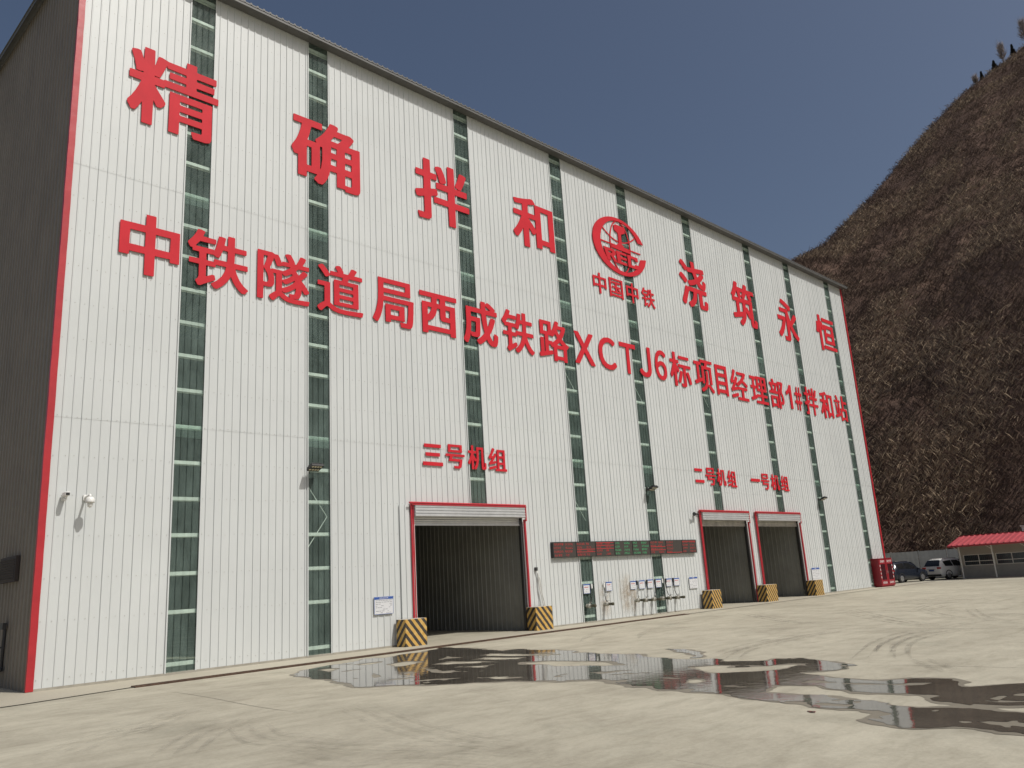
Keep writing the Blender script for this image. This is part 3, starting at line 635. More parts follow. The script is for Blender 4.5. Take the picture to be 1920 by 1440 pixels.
# ------------------------------------------------------------------ letters on the front
ROWLBL = {1: 'in the top slogan row', 2: 'in the long second line', 3: 'in the bay sign over the single door', 4: 'in the bay sign over the middle door', 5: 'in the bay sign over the far right door', 6: 'in the caption under the round emblem'}
GRP = {1: 'red characters of the top slogan', 2: 'red characters of the second line', 3: 'red characters of the bay signs', 4: 'red characters of the bay signs', 5: 'red characters of the bay signs', 6: 'red characters under the emblem'}
ORD = ['first', 'second', 'third', 'fourth', 'fifth', 'sixth', 'seventh', 'eighth', 'ninth', 'tenth', 'eleventh', 'twelfth', 'thirteenth', 'fourteenth', 'fifteenth', 'sixteenth', 'seventeenth', 'eighteenth', 'nineteenth', 'twentieth', 'twenty-first', 'twenty-second', 'twenty-third', 'twenty-fourth', 'twenty-fifth']
cnt = {}
for row, ch, xa, xb, za, zb in LETTERS:
    dx, dy = {1: (.031, .015), 2: (.022, .010), 6: (.018, .008)}.get(row, (.022, .014))
    if row == 1: dx, dy = (.022, .011) if ch == '精' else (.027, .014)
    if row == 2: dx, dy = (.034, .018) if ch in '中西目' else (.026, .013) if ch in '和局成' else (.021, .010)
    if ch in 'ＸＣＴＪ６＃': dx, dy = .020, .020
    th = .028 if row < 3 else .025; yf = -.076 if row < 3 else -.07
    ax, az = fx(xa, za, yf); bx_, bz = fx(xb, zb, yf)
    lp = [[(ax + u * (bx_ - ax), az + v * (bz - az)) for u, v in l] for l in glyph_loops(ch, dx, dy)]
    cx, cz = (ax + bx_) / 2, (az + bz) / 2
    me = solid('wall_letter', [[(u - cx, v - cz) for u, v in l] for l in lp], th); me.materials.append(M['red_letter'])
    o = link('wall_letter', me, None, (cx, yf + th / 2, cz)); o.rotation_euler = (math.pi / 2, 0, 0)
    n_ = cnt[row] = cnt.get(row, 0) + 1
    asc = {'Ｘ': 'X', 'Ｃ': 'C', 'Ｔ': 'T', 'Ｊ': 'J', '６': '6', '１': '1', '＃': '#'}.get(ch, ch)
    tag(o, ('big' if row == 1 else 'flat' if row == 2 else 'small') + ' red letter ' + asc + ', ' + ORD[n_ - 1] + ' from the left ' + ROWLBL[row], 'letter', GRP[row])
    pb = MB(); hw_, hh_ = (bx_ - ax) / 2, (bz - az) / 2                    # spacer studs back to the cladding
    for u, v in ((-.3, -.25), (.3, .25)):
        pass

# round emblem
LX, LZ = fx(34.22, 19.87, -.095)
lg = thing('emblem', 'red round emblem of an open ring, globe lines, rail section and white-gapped letters', 'emblem', (LX, -.07, LZ))
def plate(name, loops, th=.05, y=0.0, m='red_letter', parent=lg):
    me = solid(name, loops, th); me.materials.append(M[m]); o = link(name, me, parent, (0, y, 0)); o.rotation_euler = (math.pi / 2, 0, 0); return o
RO, ZO = 2.36, 1.70; A0, A1 = 20, 352
ring = [(RO * math.cos(t), ZO * math.sin(t)) for t in np.radians(np.linspace(22, 351, 70))]
ri = [(.08 + 1.78 * math.cos(t), .02 + 1.50 * math.sin(t)) for t in np.radians(np.linspace(345, 24, 70))]
plate('ring', [ring + ri])
def band(P, wd=.035):
    P = [Vector((*p, 0)) for p in P]; L_, R_ = [], []
    for i, p in enumerate(P):
        d_ = (P[min(i + 1, len(P) - 1)] - P[max(i - 1, 0)]).normalized(); n_ = Vector((-d_.y, d_.x, 0)) * wd; L_.append((p + n_)[:2]); R_.append((p - n_)[:2])
    return L_ + R_[::-1]
T_ = np.radians(np.linspace(90, 270, 30))
plate('globe_line', [band([(.05 + .88 * math.cos(t), .0 + 1.55 * math.sin(t)) for t in T_])], .03, .012)
plate('globe_line', [band([(.05 - .88 * math.cos(t), .0 + 1.55 * math.sin(t)) for t in T_])], .03, .022)
plate('globe_line', [band([(-1.72, .0), (1.88, .0)])], .03, .017)
plate('globe_line', [band([(x_, .28 + .62 * (x_ / 1.5) ** 2) for x_ in np.linspace(-1.5, 1.62, 24)])], .03, .027)
rail = [(-.82, -.22), (-.82, -.10), (-.30, .02), (-.11, .18), (-.09, .72), (-.13, .80), (-.42, .92), (-.42, 1.18), (-.30, 1.27), (.42, 1.27), (.54, 1.18), (.54, .92), (.24, .80), (.17, .72), (.17, .18), (.36, .02), (.88, -.10), (.88, -.24)]
plate('rail_section', [rail])
def slab(P): return [tuple(p) for p in P]
h0, h1 = -1.06, -.34
Rr = [[(-1.52, h1), (-.62, h1), (-.52, h1 - .1), (-.52, h1 - .30), (-.66, h1 - .40), (-.36, h0), (-.68, h0), (-.92, h1 - .42), (-1.02, h1 - .42), (-.96, h0), (-1.24, h0)], [(-1.16, h1 - .15), (-.80, h1 - .15), (-.80, h1 - .27), (-1.12, h1 - .27)]]
Ee = [[(-.44, h1), (.46, h1), (.46, h1 - .14), (-.12, h1 - .14), (-.10, h1 - .28), (.46, h1 - .28), (.46, h1 - .42), (-.08, h1 - .42), (-.06, h1 - .57), (.46, h1 - .57), (.46, h0), (-.36, h0)]]
Cc = [[(.56, h1), (1.50, h1), (1.52, h1 - .24), (1.24, h1 - .24), (1.22, h1 - .16), (.86, h1 - .16), (.86, h1 - .56), (1.22, h1 - .56), (1.24, h1 - .46), (1.50, h1 - .46), (1.46, h0), (.58, h0)]]
plate('lettering', Rr + Ee + Cc, .05, -.014)

# ------------------------------------------------------------------ LED display: one long case of eight screens
px = [26.96, 28.53, 29.92, 31.34, 32.77, 34.21, 35.61, 37.08, 38.42]
px = [fx(q, 3.3, -.14)[0] for q in px]; zt_, zb_ = 3.665, 2.965
ld = thing('display_board', 'long black electronic display of eight red and green screens over the pipe inlets', 'display', (px[0], -.14, zb_))
cs = MB(); cs.box(0, px[-1] - px[0], .0, .13, 0, zt_ - zb_); cs.build('case', M['black'], ld)
for i in range(8):
    a_, b_ = px[i] - px[0] + .02, px[i + 1] - px[0] - .02; W_, H_ = b_ - a_, zt_ - zb_ - .05
    f = MB(); f.box(a_, b_, -.012, -.002, .025, .025 + H_); sc_o = f.build('screen', M['screen'], ld)
    fr = MB()
    for q in (a_ - .016, b_ + .0): fr.box(q, q + .016, -.03, -.004, .005, H_ + .045)
    fr.box(a_, b_, -.028, -.004, .003, .024); fr.build('screen_frame', M['dark_grey'], sc_o)
    dm = MB(); rr = np.random.default_rng(50 + i); green = i in (3, 4); nr = 4; cols = 72; cw = W_ / cols
    for r_ in range(nr):
        z_ = .025 + H_ * (1 - (r_ + .80) / nr); hh = H_ / nr * .60
        for half in (0, 1):
            if i == 6 and half == 1: continue
            n0 = int(rr.integers(1, 4)) + half * 36; n1 = n0 + int(rr.integers(14, 31)) - (4 if half else 0)
            c_ = n0
            while c_ < min(n1, cols - 2):
                for u in range(5):
                    for v in range(6):
                        if rr.random() < (.55 if green else .50): dm.face([(a_ + (c_ + u) * cw, -.015, z_ + v * hh / 6), (a_ + (c_ + u + .8) * cw, -.015, z_ + v * hh / 6), (a_ + (c_ + u + .8) * cw, -.015, z_ + (v + .75) * hh / 6), (a_ + (c_ + u) * cw, -.015, z_ + (v + .75) * hh / 6)])
                c_ += 6
    if i in (1, 2, 5, 6, 7):
        for q in {1: (.30, .50), 2: (.52, .76, .97), 5: (.28, .55), 6: (.03,), 7: (.95,)}[i]:
            z_ = .03 + (H_ - .04) * q; dm.face([(a_ + .03, -.016, z_), (b_ - .03, -.016, z_), (b_ - .03, -.016, z_ + .022), (a_ + .03, -.016, z_ + .022)])
    dm.build('screen_text', M['led_green' if green else 'led_red'], sc_o)

# ------------------------------------------------------------------ notice boards
def text_plate(s, h, parent, m, loc, maxw=None, name='lettering'):
    V, T = text_mesh(s); lo, hi = V.min(0), V.max(0); k_ = h / (hi - lo)[1]
    kx = k_ if not maxw or (hi - lo)[0] * k_ < maxw else maxw / (hi - lo)[0]
    me = bpy.data.meshes.new(name); me.from_pydata([((x_ - (lo[0] + hi[0]) / 2) * kx, 0, (y_ - lo[1]) * k_) for x_, y_ in V], [], [tuple(int(q) for q in t_) for t_ in T]); me.materials.append(m)
    return link(name, me, parent, loc)
def board(xa, xb, za, zb, label, head, title, grp='white notice boards on the wall', lines=6, red=False, yb=-.05):
    ax, az = fx(xa, za, yb - .02); bx2, bz = fx(xb, zb, yb - .02); W_, H_ = bx2 - ax, bz - az
    t_ = thing('notice_board', label, 'notice board', (ax, yb, az), 0, grp)
    q = MB(); q.box(0, W_, -.02, .018, 0, H_); bevel(q.build('panel', M['sign_white'], t_), .004)
    hd = MB(); hd.box(.004, W_ - .004, -.024, -.0205, H_ - head, H_ - .004); ho = hd.build('header', M['sign_blue'], t_)
    if title: text_plate(title, head * .55, ho, M['tag_white'], (W_ / 2, -.0262, H_ - head * .80), W_ * .6)
    ln = MB(); r_ = random.Random(xa)
    for i in range(lines):
        z_ = H_ - head - (i + .75) * (H_ - head) / (lines + .5); x_ = W_ * .08
        while x_ < W_ * .86:
            l_ = W_ * r_.uniform(.04, .16)
            if r_.random() < .62: ln.face([(x_, -.0225, z_), (min(x_ + l_, W_ * .93), -.0225, z_), (min(x_ + l_, W_ * .93), -.0225, z_ + H_ * .022), (x_, -.0225, z_ + H_ * .022)])
            x_ += l_ + W_ * .03
    ln.build('print', M['sign_ink'], t_)
    if red:
        rd = MB(); x_ = W_ * .16
        for i in range(4): rd.box(x_, x_ + W_ * .11, -.0235, -.0208, H_ * .62, H_ * .71); x_ += W_ * .16
        rd.build('red_print', M['sign_red'], t_)
    if not title or lines > 6:
        bd = MB()
        for u0, u1, v0, v1 in ((0, W_, 0, .012), (0, .012, 0, H_), (W_ - .012, W_, 0, H_)): bd.box(u0, u1, -.0235, -.019, v0, v1)
        bd.build('border', M['sign_blue'], t_)
    return t_
board(17.31, 18.15, 1.20, 1.82, 'wide blue-bordered notice board on the wall left of the single door', .095, '混凝土配合比牌', None, 8)
board(37.42, 38.19, 1.11, 1.70, 'tall blue-headed notice board right of the pipe inlets', .085, '操作规程', None, 6)
board(51.55, 52.65, .95, 1.72, 'blue-headed notice board on the wall right of the far right door', .11, '操作规程', None, 6)
BX = [(28.83, 29.28, 1.31, 1.74), (30.46, 30.90, 1.35, 1.77), (32.33, 32.78, 1.33, 1.73), (33.02, 33.50, 1.32, 1.73), (33.71, 34.20, 1.32, 1.74), (34.41, 34.88, 1.32, 1.74), (35.30, 35.82, 1.33, 1.72), (36.01, 36.51, 1.33, 1.72)]
WHERE = ['leftmost, hanging alone on a green window strip', 'second from the left, alone with its cable on white cladding', 'first of the close row of six', 'second of the close row of six', 'third of the close row of six', 'fourth of the close row of six, on a green window strip', 'fifth of the close row of six', 'last of the close row of six']
for (a_, b_, c_, d_), wh in zip(BX, WHERE): board(a_, b_, c_, d_, 'small white card, ' + wh.replace(', on a green window strip', ''), .055, '', 'small white cards over the pipe inlets', 3, True)
# switch boxes with cables down to the valves, and the pipe inlets themselves
SWX = [29.39, 30.29, 32.83, 33.65, 34.33, 34.96, 35.26, 35.93]; PX = [28.92, 30.20, 32.60, 33.24, 33.93, 34.64, 35.28, 35.97]; PZ = [.77, .77, .80, .77, .77, .77, .76, .75]
for i in range(8):
    p_ = MB(); yo = -.02
    t_ = thing('pipe_inlet', 'galvanised filling pipe with ball valve, ' + WHERE[i].replace('hanging alone on', 'alone before').replace('with its cable on white cladding', 'before white cladding').replace(', on a green window strip', ''), 'pipe', (PX[i], 0, PZ[i]), 0, 'filling pipes along the wall')
    p_.tube([(0, .02, 0), (0, -.30, 0)], .045, 10); p_.lathe((0, -.06, 0), [(.09, -.012), (.09, .012)], 14, 'y'); p_.build('pipe', M['pipe'], t_, False)
    v_ = MB(); v_.lathe((0, -.20, 0), [(.06, -.06), (.105, -.035), (.105, .035), (.06, .06)], 14, 'y'); v_.tube([(0, -.22, .08), (0, -.22, .15)], .016, 6); v_.obox((-.015, -.36, .14), (.03, 0, 0), (0, .17, .02), (0, 0, .014)); v_.build('valve', M['pipe'], t_)
    c_ = MB(); c_.lathe((0, -.34, 0), [(.06, -.24), (.072, -.23), (.072, -.16), (.06, -.14), (.06, 0)], 12, 'y'); c_.build('coupling', M['olive'], t_)
    sx, sz = fx(SWX[i], 1.62, -.06)
    u_ = thing('switch_box', 'small switch box with dark cable, ' + WHERE[i].split(',')[0], 'switch', (sx, -.04, sz), 0, 'switch boxes with cables')
    b_ = MB(); b_.box(-.04, .04, -.07, .0, -.10, .11); bevel(b_.build('housing', M['white_plastic'] if i in (0, 1, 5) else M['cable'], u_), .006)
    dx_ = PX[i] - sx; dz = PZ[i] - sz + .08; cb = MB(); cb.tube([Vector(q) for q in [(0, -.04, -.10), (.015, -.045, -.35), (.0 + dx_ * .08, -.05, dz * .62), (dx_ * .35, -.09, dz * .86), (dx_ * .8, -.15, dz * .97), (dx_, -.18, dz)]], .018, 6); cb.build('cable', M['cable'], u_)
for a_, b_, h_ in ((29.8, 30.7, 1.7), (31.3, 32.5, 2.0), (31.7, 32.9, 1.5)):
    sn = MB(); sn.box(a_, b_, -.043, -.042, .15, .15 + h_); S(sn.build('rust_stain', M['stain']))

# ------------------------------------------------------------------ hazard striped blocks
BL = [(18.18, .99, -.66, .56, 'left of the single door, nearest block'), (24.91, 1.0, -.70, .56, 'right of the single door, under a pale hose'), (38.26, .99, -.72, .58, 'left of the middle door, right of the long display'), (44.02, 1.30, -.75, .60, 'between the middle and far right doors'), (50.28, 1.04, -.74, .60, 'right of the far right door, farthest block')]
for i, (x_, w_, y_, d_, lb) in enumerate(BL):
    o = MB(); n = 6; hw, hd = w_ / 2, d_ / 2
    o.box(-hw, hw, -hd, hd, -.02, .955, 0, 1)
    b = o.build('striped_block', [stripe_mat(hw, hd, 1.15 if i < 2 else 1.45, .36 if i < 2 else .34, .05 + .11 * i), M['concrete_top']], None, False, (x_ + hw, y_ + hd, 0.012))
    b.rotation_euler.z = math.radians([.6, -1, 1.5, 1, -1.2][i])
    bevel(b, .02, 2); tag(b, 'black and yellow striped concrete block ' + lb, 'barrier block', 'striped blocks guarding the doors')
t_ = thing('hose', 'pale double hose hanging from the wall right of the single door', 'hose', (25.75, -.06, 0))
h_ = MB(); h_.tube([(-.02, 0, 2.50), (.05, -.04, 2.30), (.07, -.06, 1.7), (.20, -.10, 1.0), (.30, -.25, .35)], .022, 6); h_.tube([(-.02, -.01, 2.46), (.12, -.06, 2.1), (.18, -.08, 1.5), (.30, -.12, .9), (.36, -.25, .35)], .022, 6); h_.build('line', M['hose'], t_, True)
h_ = MB(); h_.box(-.07, .04, -.05, .05, 2.46, 2.60); h_.build('wall_socket', M['dark_grey'], t_)

# ------------------------------------------------------------------ floodlights, cameras, bracket
FLX = [(14.66, 6.36, 'on the second window strip from the left'), (34.42, 6.30, 'on the window strip over the long display'), (53.95, 6.25, 'right of the far right door')]
def flood(x_, z_, lb):
    t_ = thing('floodlight', 'black floodlight on a wall bracket ' + lb, 'floodlight', (x_, -.05, z_), 0, 'floodlights on the front wall')
    b_ = MB(); b_.tube([(0, .04, .02), (0, -.30, .04)], .022, 8); b_.box(-.06, .06, -.0, .04, -.08, .12); b_.tube([(-.02, -.28, .03), (-.02, -.28, -.05)], .02, 6); b_.build('bracket', M['dark_grey'], t_)
    h_ = MB(); h_.obox((-.22, -.58, -.02), (.46, 0, 0), (0, .40, .0), (0, 0, -.07))
    for k_ in range(9): h_.obox((-.2 + k_ * .05, -.57, -.02), (.012, 0, 0), (0, .38, 0), (0, 0, .05))
    ho = h_.build('lamp_head', M['black'], t_); ho.rotation_euler = (math.radians(-22), 0, 0); ho.location = (0, .02, -.10)
    l_ = MB()
    for a_ in range(4):
        for c_ in range(2): l_.lathe((-.15 + a_ * .105, -.49 + c_ * .20, -.103), [(.045, .012), (.036, 0)], 10)
    l_.build('lens', M['lens'], ho)
for q in FLX: flood(*q)
t_ = thing('dome_camera', 'white round dome camera on a wall arm', 'security camera', (7.42, -.03, 5.16))
b_ = MB(); b_.box(-.06, .06, -.03, .0, -.09, .08); b_.tube([(0, -.02, 0), (0, -.42, .03), (0, -.45, -.02)], [.035, .032, .03], 10); bevel(b_.build('arm', M['white_plastic'], t_), .004)
b_ = MB(); b_.lathe((0, -.45, -.26), [(.0, .24), (.05, .235), (.09, .21), (.115, .17), (.12, .11), (.12, .06), (.0, .06)], 24); b_.build('housing', M['white_plastic'], t_, True)
b_ = MB(); b_.lathe((0, -.45, -.26), [(.07, .06), (.075, .02), (.06, -.04), (.03, -.07), (0, -.075)], 20); b_.build('lens_ball', M['white_plastic'], t_, True)
t_ = thing('bullet_camera', 'white box camera with dark lens face near the red corner', 'security camera', (6.84, -.03, 5.12))
b_ = MB(); b_.box(-.05, .05, -.03, 0, -.07, .06); b_.tube([(0, -.02, 0), (.02, -.22, -.04), (.03, -.24, .04)], .022, 8); b_.build('arm', M['white_plastic'], t_)
b_ = MB(); b_.box(-.055, .075, -.38, -.05, .04, .15); bevel(b_.build('housing', M['white_plastic'], t_), .012)
b_ = MB(); b_.box(-.04, .06, -.39, -.381, .05, .125); b_.build('lens_face', M['black'], t_)
o = MB(); o.lathe((0, 0, 0), [(.11, -.30), (.05, -.12), (.035, .02), (.04, .12)], 14, 'x'); o.box(-.02, .16, -.02, .25, -.025, .025)
tag(o.build('horn', M['dark_grey'], None, False, (38.42, -.30, 5.03)), 'small dark horn sticking out at the top left of the middle door', 'horn')
# conduit and pipe on the shaded end wall
t_ = thing('wall_conduit', 'dark conduit with switch box and bent pipe on the shaded end wall', 'conduit', (X0 - .08, 2.2, 0))
b_ = MB(); b_.box(-.08, .02, .0, .42, 1.62, 1.80); b_.box(-.05, .02, .2, .5, 1.10, 1.14); b_.build('switch', M['dark_grey'], t_)
b_ = MB(); b_.tube([(0, .05, 1.62), (-.02, .02, 1.0), (0, .12, .60), (0, .0, .52), (-.1, .5, .50), (-.15, 2.6, .46)], .045, 8); b_.tube([(-.2, .5, .48), (-.2, 3, .42)], .09, 8); b_.build('pipe', M['cable'], t_)

# ------------------------------------------------------------------ fire cabinet at the far corner
t_ = thing('fire_cabinet', 'red two-door fire equipment cabinet with white lettering at the far corner', 'fire cabinet', (60.98, -.57, 0.012), 0)
t_.rotation_euler.z = math.radians(-6)
CW, CD, CH = 1.95, .75, 2.0
b_ = MB(); b_.box(0, CW, .03, CD, .08, CH); b_.box(.04, CW - .04, .06, CD - .04, 0, .08); b_.box(-.02, CW + .02, 0.0, CD + .02, CH, CH + .04); bevel(b_.build('case', M['cab_red'], t_), .01)
for i in range(2):
    x0 = .03 + i * (CW / 2 - .01); x1 = x0 + CW / 2 - .05
    f = MB(); zi0, zi1, xi0, xi1 = .50, 1.62, x0 + .16, x1 - .12
    for q in ((x0, x1, .10, zi0), (x0, x1, zi1, CH - .03), (x0, xi0, zi0, zi1), (xi1, x1, zi0, zi1)): f.box(q[0], q[1], -.01, .028, q[2], q[3])
    dr = f.build('door', M['cab_red'], t_)
    g_ = MB(); g_.box(xi0, xi1, .005, .02, zi0, zi1); g_.build('window', mat('cabinet_glass', (.05, .012, .016), .12), dr)
    text_plate(['消防器材', '消防专用'][i], .17, dr, M['tag_white'], ((x0 + x1) / 2, -.013, CH - .27), .62)
    text_plate('消防器材', .17, dr, M['tag_white'], ((x0 + x1) / 2, -.013, .22), .62)
    mk = MB(); qx = x0 + .07 if i == 0 else x1 - .09
    for k_ in range(4): mk.box(qx - .025, qx + .025, -.016, -.0105, .62 + k_ * .27, .76 + k_ * .27)
    mk.build('white_mark', M['tag_white'], dr)
    hn = MB(); hx = x1 - .05 if i == 0 else x0 + .05; hn.tube([(hx, -.01, .95), (hx, -.05, .97), (hx, -.05, 1.12), (hx, -.01, 1.14)], .012, 6); hn.build('handle', M['chrome'], dr)

# ------------------------------------------------------------------ cars
STN = [(0.0, .50, .90, .95, .78, .74), (.06, .34, .98, 1.04, .87, .78), (.22, .29, 1.04, 1.34, .91, .70), (.48, .27, 1.05, 1.64, .925, .61), (.9, .26, 1.04, 1.69, .925, .60), (1.6, .25, 1.03, 1.71, .925, .61), (2.4, .25, 1.01, 1.69, .925, .61), (2.95, .25, 1.0, 1.50, .92, .66), (3.45, .26, .985, 1.02, .91, .80), (4.1, .27, .92, .945, .89, .77), (4.45, .32, .80, .82, .82, .70), (4.6, .42, .62, .64, .70, .58)]
def cst(x):
    for a, b in zip(STN[:-1], STN[1:]):
        if x <= b[0]:
            t = (x - a[0]) / (b[0] - a[0]); return [p + (q - p) * t for p, q in zip(a, b)]
    return list(STN[-1])
def car(name, label, paint, loc, rz, plate, style):
    t_ = thing(name, label, 'car', loc, rz)
    b_ = MB(); rows = []
    for x in np.unique(np.concatenate([[s_[0] for s_ in STN], np.linspace(0, 4.6, 30)])):
        _, zb, bl, tp, w_, wr = cst(x); r = [(x, y * w_, z) for y, z in ((0, zb), (.88, zb), (.98, zb + .12), (1.0, zb + (bl - zb) * .55), (.97, bl))] + [(x, wr * 1.02, tp - .06 * min(1, max(0, tp - bl - .05) * 3)), (x, wr * .8, tp), (x, 0, tp + .015)]
        rows.append(r + [(p[0], -p[1], p[2]) for p in r[-2:0:-1]])
    b_.grid(rows, 0, True); b_.face(rows[0]); b_.face(rows[-1]); b_.build('body', paint, t_, True)
    def side(xa, xb, nm):
        for sg in (1, -1):
            q = MB(); rr = []
            for x in np.linspace(xa, xb, 12):
                _, zb, bl, tp, w_, wr = cst(x); tpp = tp - .09; col = []
                for f in (.10, .94):
                    z = bl + (tpp - bl) * f; y = w_ * .97 + (wr * 1.02 - w_ * .97) * f; col.append((x, sg * (y + .012), z))
                rr.append(col)
            q.grid(rr); q.build(nm, M['glass_dark'], t_)
    side(.62, 1.55, 'side_window'); side(1.62, 3.12, 'side_window')
    q = MB(); rr = []
    for x in np.linspace(.10, .44, 6):
        _, zb, bl, tp, w_, wr = cst(x); y = wr * .98; rr.append([(x - .022, -y, tp + .004), (x - .022, -y * .6, tp + .014), (x - .022, y * .6, tp + .014), (x - .022, y, tp + .004)])
    q.grid(rr); q.build('rear_window', M['glass_dark'], t_)
    q = MB(); rr = []
    for x in np.linspace(2.62, 3.38, 6):
        _, zb, bl, tp, w_, wr = cst(x); y = wr * .95; rr.append([(x + .02, -y, tp + .012), (x + .02, y, tp + .012)])
    q.grid(rr); q.build('windscreen', M['glass_dark'], t_)
    for sg in (1, -1):
        q = MB(); q.obox((-.025, sg * .55 if sg > 0 else -.90, .90), (.10, 0, 0), (0, .35, 0), (0, 0, .14)); bevel(q.build('tail_light', M['tail_red'], t_), .02, 2)
        q = MB(); q.tube([(.75, sg * .58, 1.72), (2.4, sg * .58, 1.73)], .02, 6); q.build('roof_rail', M['chrome'], t_)
        q = MB(); q.obox((2.98, sg * .92 if sg > 0 else -1.10, .98), (.16, 0, 0), (0, .18, 0), (0, 0, .13)); bevel(q.build('mirror', M['black'] if style else paint, t_), .03, 2)
        for x in (.86, 3.60):
            q = MB(); q.lathe((x, sg * .80 - .11 if sg > 0 else -.91, .36), [(.20, 0), (.34, .0), (.36, .04), (.36, .19), (.34, .225), (.20, .225)], 24, 'y'); wl = q.build('wheel', M['tyre'], t_)
            q = MB(); yo = .915 if sg > 0 else -.935; q.lathe((x, yo, .36), [(.05, .0), (.20, .0), (.21, .02), (.05, .02)], 20, 'y'); q.build('rim', M['rim'], wl)
            q = MB(); rr = []
            for a_ in np.radians(np.linspace(-5, 185, 16)): rr.append([(x + rad * math.cos(a_), sg * .936, .36 + rad * math.sin(a_)) for rad in (.36, .43)])
            q.grid(rr); q.build('wheel_arch', M['black'], t_)
    q = MB(); q.box(-.03, .10, -.82, .82, .32, .47); bevel(q.build('bumper', M['black'], t_), .02, 2)
    q = MB(); q.box(-.035, -.005, -.24, .24, .72, .85); q.build('number_plate', M['plate_blue'], t_)
    q = MB(); q.box(-.03, .0, -.42, .42, .875, .90); q.build('trim_bar', M['chrome'], t_)
    return t_
car('parked_car', 'white car with dark tinted glass parked nose-in beside the red-roofed shed', M['car_white'], (73.2, .10, 0), math.radians(-21), True, 1)
car('parked_car', 'dark navy car parked between the red cabinet and the white car', M['car_dark'], (68.3, 2.05, 0), math.radians(-14), True, 0)

# ------------------------------------------------------------------ grey boundary fence
t_ = thing('boundary_fence', 'grey panel fence with posts behind the two parked cars', 'fence', (76.6, 12, 0))
A_, B_ = Vector((0, 0, 0)), Vector((4.6, -13.2, 0)); ux = (B_ - A_).normalized(); nx = Vector((ux.y, -ux.x, 0)); n = 6; lw = (B_ - A_).length / n
for i in range(n):
    q = MB(); p0 = A_ + ux * lw * i; rr = []
    for k_ in range(13):
        p = p0 + ux * (lw - .08) * k_ / 12 + nx * (.004 if k_ % 2 else 0); rr.append([(p.x, p.y, .02), (p.x, p.y, 2.46)])
    q.grid(rr); q.build('panel', M['fence'], t_)
for i in range(n + 1):
    p = A_ + ux * (lw * i - .04); q = MB(); q.obox((p.x, p.y, 0), ux * .10, -nx * .10, (0, 0, 2.52)); q.build('post', M['post'] if i % 2 else M['fence'], t_)
q = MB()
for z in (.5, 1.9): q.obox(A_ + Vector((0, 0, z)) - nx * .06, B_ - A_, nx * .04, (0, 0, .06))
q.build('rail', M['fence'], t_)

# ------------------------------------------------------------------ red-roofed shed with a porch
SU = Vector((-.052, -.9986, 0)); SN = Vector((.9986, -.052, 0)); SP = Vector((73.0, -2.35, 0))
sd = thing('shed', 'long pale shed with red sheet roof and porch posts at the right edge', 'shed', tuple(SP))
LN = 26.0; RV, RZ = 2.3, 3.42
rf = MB(); rows = []; u_ = -.60
us = []
while u_ < LN: us += [(u_, 0), (u_ + .30, 0), (u_ + .33, .06), (u_ + .40, .06), (u_ + .43, 0)]; u_ += .43
for v_, z_ in ((-.70, 2.66), (RV, RZ)): rows.append([tuple(SU * a_ + SN * v_ + Vector((0, 0, z_ + h_))) for a_, h_ in us])
rf.grid(rows); rf.grid([[(p[0], p[1], p[2] - .08) for p in rows[0]], [(p[0], p[1], p[2] - .08) for p in rows[1]]])
rows2 = [[tuple(SU * a_ + SN * v_ + Vector((0, 0, z_ + h_))) for a_, h_ in us] for v_, z_ in ((RV, RZ), (RV + 3, 2.6))]; rf.grid(rows2)
ro = rf.build('roof', M['canopy_red'], sd)
fa = MB(); fa.obox(SU * -.60 + SN * -.72 + Vector((0, 0, 2.54)), SU * LN, SN * .03, (0, 0, .13)); fa.obox(SU * -.62 + SN * -.70 + Vector((0, 0, 2.55)), SN * (RV + .7) + Vector((0, 0, RZ - 2.66)), SU * .03, (0, 0, .12)); fa.obox(SU * -.60 + SN * (RV - .06) + Vector((0, 0, RZ + .01)), SU * LN, SN * .12, (0, 0, .06))
fa.build('fascia', mat('dark_red_fascia', (.30, .03, .04), .45), ro)
for i in range(9):
    q = MB(); b0 = SU * (2.45 * i); q.tube([tuple(b0), tuple(b0 + Vector((0, 0, 2.60)))], .055, 8)
    q.tube([tuple(b0 + Vector((0, 0, 2.25))), tuple(b0 + SU * -.45 + Vector((0, 0, 2.6)))], .03, 6); q.build('porch_post', M['post'], sd)
WY = .95
wl = MB(); wins = [(k_ * 2.45 - .12, k_ * 2.45 + 2.22) for k_ in range(9)]
def wq(u0, u1, z0, z1, mb=None): (mb or wl).obox(SU * u0 + SN * WY + Vector((0, 0, z0)), SU * (u1 - u0), SN * .12, (0, 0, z1 - z0))
wq(-.45, LN - 1, 0, 1.02); wq(-.45, LN - 1, 1.90, 2.78); pr = -.45
for a_, b_ in wins: wq(pr, a_, 1.02, 1.90); pr = b_
wq(pr, LN - 1, 1.02, 1.90)
wl.obox(SU * -.45 + SN * (WY + .12), SU * .12, SN * 3.6, (0, 0, 2.6))
wo = wl.build('wall', M['cream'], sd)
bs = MB(); bs.obox(SU * -.46 + SN * (WY - .012), SU * (LN - .7), SN * .01, (0, 0, .98)); bs.build('base_band', mat('grey_base_band', (.27, .27, .25), .7, var=.1), wo)
